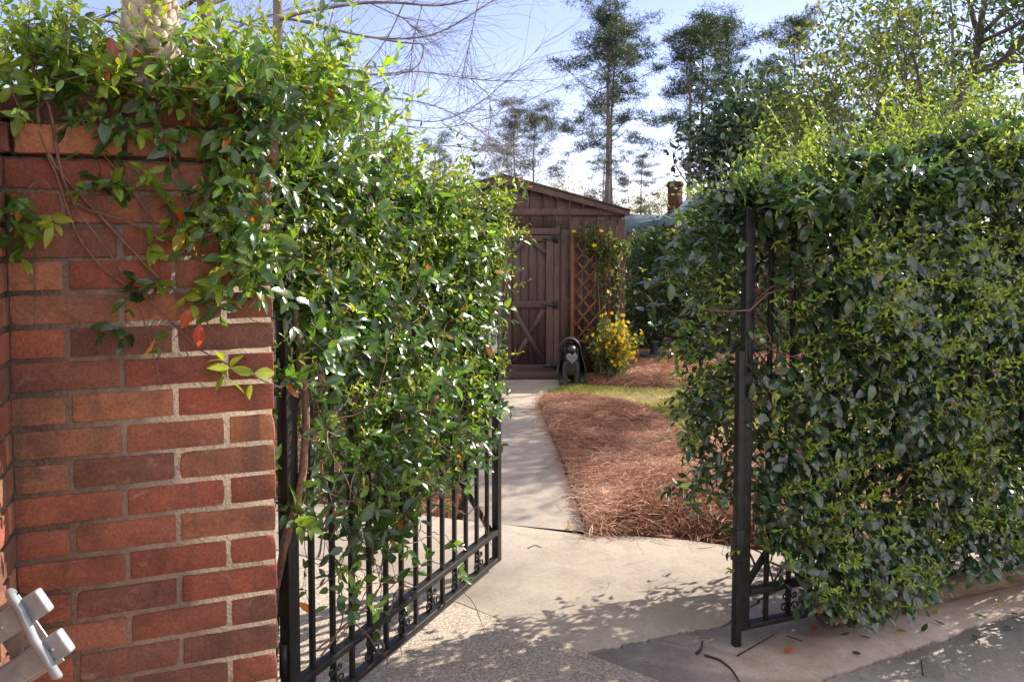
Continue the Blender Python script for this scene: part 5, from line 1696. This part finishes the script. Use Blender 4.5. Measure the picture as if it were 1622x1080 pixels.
# ------------------------------------------------------------------ garden chair in the corner
CY_ = 1.36
cp = lambda px, py, d=0.0: at(px, py, CY_ + d)
a_dir = unit(cp(108, 1006) - cp(0, 1076))        # along the slats, up to the right
b_dir = unit(cp(100, 1066) - cp(26, 938))         # along the bracket
b_dir = unit(b_dir - a_dir * (a_dir @ b_dir)); n_dir = unit(np.cross(a_dir, b_dir))
if n_dir[1] > 0: n_dir = -n_dir
e1 = cp(72, 948); e2 = cp(106, 1012)
pitch_ = (e2 - e1) - a_dir * ((e2 - e1) @ a_dir)
foot = cp(-140, 1150); foot[2] = 0
chair = empty('garden_chair', foot, 'pale grey slatted metal chair folded in the brick corner', 'chair')
sw_ = .046
for q in range(4):
    e = e1 + b_dir * (q * np.linalg.norm(pitch_)) + (a_dir * ((e2 - e1) @ a_dir) * q if q < 2 else a_dir * ((e2 - e1) @ a_dir))
    if q > 1: e = e - a_dir * .16
    mb = MB(); mb.box(e - a_dir * .26, (.52, sw_, .020), [a_dir, b_dir, n_dir])
    o = mb.build('slat', M['chair'], chair)
    bv = o.modifiers.new('bevel', 'BEVEL'); bv.width = .0045; bv.segments = 3
    mb = MB(); mb.ball(e - a_dir * (.024 if q else .085) + n_dir * .0105, (.0045, .0045, .003), [a_dir, b_dir, n_dir], 10, 6)
    mb.build('rivet', M['steel'], chair, smooth=True)


def bracket(shift, vis):
    c0 = cp(26, 936) + shift; c1 = cp(99, 1062) + shift
    back = -n_dir * .034
    P = [c0 + back - a_dir * .035, c0 + back * .55 - a_dir * .026 - b_dir * .004, c0 + n_dir * .006 - a_dir * .008, c0 + n_dir * .016 + b_dir * .010, c0 + n_dir * .018 + b_dir * .03]
    P += [c0 + (c1 - c0) * f + n_dir * (.018 + (.003 if abs(f - .55) < .1 else 0)) for f in (.4, .55, .7, .85)] + [c1 + n_dir * .016, c1 + n_dir * .010 + b_dir * .004]
    mb = MB(); mb.tube(np.array(P), [.008] * (len(P) - 1) + [.005], 10)
    # flatten it into a strap
    mb.build('bracket', M['chair'], chair, smooth=True)


bracket(np.zeros(3), True)
bracket(-a_dir * .40, False)
mb = MB(); pl = (e1 + e2) / 2 - a_dir * .085 - n_dir * .022
mb.box(pl, (.075, .145, .004), [a_dir, b_dir, n_dir]); mb.build('hinge_plate', M['steel'], chair, bevel=.001)
mb = MB(); mb.tube([pl + n_dir * .001 + a_dir * .016 + n_dir * -.001, pl + n_dir * .006 + a_dir * .016], .009, 12); mb.build('bolt', M['brass'], chair, smooth=True)
for s_ in (-.10, -.42):
    top = e1 + a_dir * s_ - n_dir * .03 + b_dir * .05
    mb = MB(); mb.tube(np.array([top, top * [1, 1, .6] - EU * .06 + [0, 0, 0], np.array([top[0] - .08, top[1] - .02, .0])]), .011, 10)
    mb.build('leg', M['chair'], chair, smooth=True)

# ------------------------------------------------------------------ litter on the paving
rs = np.random.RandomState(900)
def twig(pts, r, label):
    P = np.array([gnd(x, y, r * .9 - .003) for x, y in pts])
    t = np.linspace(0, len(P) - 1, 16); i0 = np.minimum(t.astype(int), len(P) - 2); f = t - i0
    Q = P[i0] * (1 - f)[:, None] + P[i0 + 1] * f[:, None]
    for _ in range(2): Q[1:-1] = (Q[:-2] + 2 * Q[1:-1] + Q[2:]) / 4
    tag(MB().tube(Q, np.linspace(r, r * .55, 16), 6).build('twig', M['twig'], smooth=True), label, 'twig')
twig([(1103, 1034), (1110, 1028), (1113, 1015)], .006, 'short dark twig on the paving left of the gate post')
twig([(1116, 1037), (1140, 1044), (1160, 1060), (1172, 1080)], .005, 'long curved dark twig on the paving in front of the gate post')
twig([(1168, 1038), (1195, 1022), (1226, 1004)], .0035, 'thin straight twig beside the foot of the gate post')
twig([(1246, 1006), (1272, 1015)], .003, 'short thin twig on the paving below the hedge')
twig([(836, 868), (848, 863), (858, 867)], .004, 'tiny twig on the sunlit slab beside the path joint')
twig([(1462, 1068), (1458, 1040)], .003, 'small upright lying twig on the rough concrete at the right')
lspots = [(1602, 992), (1565, 978), (1500, 990), (1460, 1000), (1420, 995), (1380, 1010), (1330, 1005), (1240, 1030), (1545, 1005), (1480, 972), (1590, 960), (1610, 970), (1350, 1030), (1290, 1000), (1005, 838), (900, 838)]
grp = 'fallen leaves on the paving'
for i_, (x_, y_) in enumerate(lspots):
    l1 = Leaves(); l1.add(gnd(x_, y_, .006), unit([rs.normal(), rs.normal(), .08]), [rs.normal() * .15, rs.normal() * .15, 1], .045 + .015 * rs.rand(), .024, rs.choice([.3, .5, .97, .985, .1]) if i_ else .2)
    tag(l1.build('fallen_leaf', M['vine_leaf'], None, 1, .3, -.15), 'single small fallen leaf lying on the paving', 'leaf', grp)

# ------------------------------------------------------------------ light, sky, camera
FILL_CLOUD = 9.6
w = bpy.data.worlds.new('World'); sc.world = w; w.use_nodes = True
nt = w.node_tree; nt.nodes.clear()
sky = nt.nodes.new('ShaderNodeTexSky'); sky.sky_type = 'NISHITA'; sky.sun_disc = False
sky.sun_elevation = rad(SUN_EL); sky.sun_rotation = rad(90 - SUN_AZ)
sky.air_density = .85; sky.dust_density = .1; sky.ozone_density = 1.0
bg = nt.nodes.new('ShaderNodeBackground'); bg.inputs[1].default_value = .102
# unseen bright clouds added overhead and behind the viewer to fill the shade
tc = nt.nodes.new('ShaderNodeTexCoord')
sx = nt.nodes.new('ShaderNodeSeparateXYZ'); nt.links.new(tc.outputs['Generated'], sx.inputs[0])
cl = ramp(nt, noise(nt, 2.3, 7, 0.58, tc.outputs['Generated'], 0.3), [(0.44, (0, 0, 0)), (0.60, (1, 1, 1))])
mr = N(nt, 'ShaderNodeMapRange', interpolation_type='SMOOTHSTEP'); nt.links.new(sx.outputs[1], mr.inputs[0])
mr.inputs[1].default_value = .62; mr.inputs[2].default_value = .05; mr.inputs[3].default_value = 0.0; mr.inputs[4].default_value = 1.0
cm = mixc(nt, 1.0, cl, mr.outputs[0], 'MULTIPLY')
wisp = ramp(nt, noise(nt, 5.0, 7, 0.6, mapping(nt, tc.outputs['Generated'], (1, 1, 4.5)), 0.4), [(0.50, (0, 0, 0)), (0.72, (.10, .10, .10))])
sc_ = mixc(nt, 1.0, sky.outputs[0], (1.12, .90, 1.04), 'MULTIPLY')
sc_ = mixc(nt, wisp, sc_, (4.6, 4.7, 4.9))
sc_ = mixc(nt, cm, sc_, (FILL_CLOUD, FILL_CLOUD * .97, FILL_CLOUD * .93))
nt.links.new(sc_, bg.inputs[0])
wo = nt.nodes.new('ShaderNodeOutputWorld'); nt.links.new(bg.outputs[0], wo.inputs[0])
ld = bpy.data.lights.new('sun', 'SUN'); ld.energy = 4.4; ld.angle = rad(.5); ld.color = (1, .92, .80)
lo = bpy.data.objects.new('sun', ld); COL.objects.link(lo)
lo.rotation_euler = Vector(SUN).to_track_quat('Z', 'Y').to_euler()
lo.location = (8, 6, 12)

cam = bpy.data.cameras.new('camera'); co = bpy.data.objects.new('camera', cam); COL.objects.link(co)
co.location = EYE; co.rotation_euler = (rad(90 - PITCH), 0, 0)
cam.sensor_width = 36; cam.lens = FPX / 1622 * 36; cam.shift_y = (CY - 540) / 1622
cam.clip_start = .05; cam.clip_end = 6000
sc.camera = co
vs_ = sc.view_settings
vs_.view_transform = 'Standard'; vs_.look = 'None'; vs_.gamma = 1; vs_.use_curve_mapping = False
vs_.exposure = 1.36
sc.cycles.max_bounces = 8; sc.cycles.transparent_max_bounces = 8; sc.cycles.transmission_bounces = 6
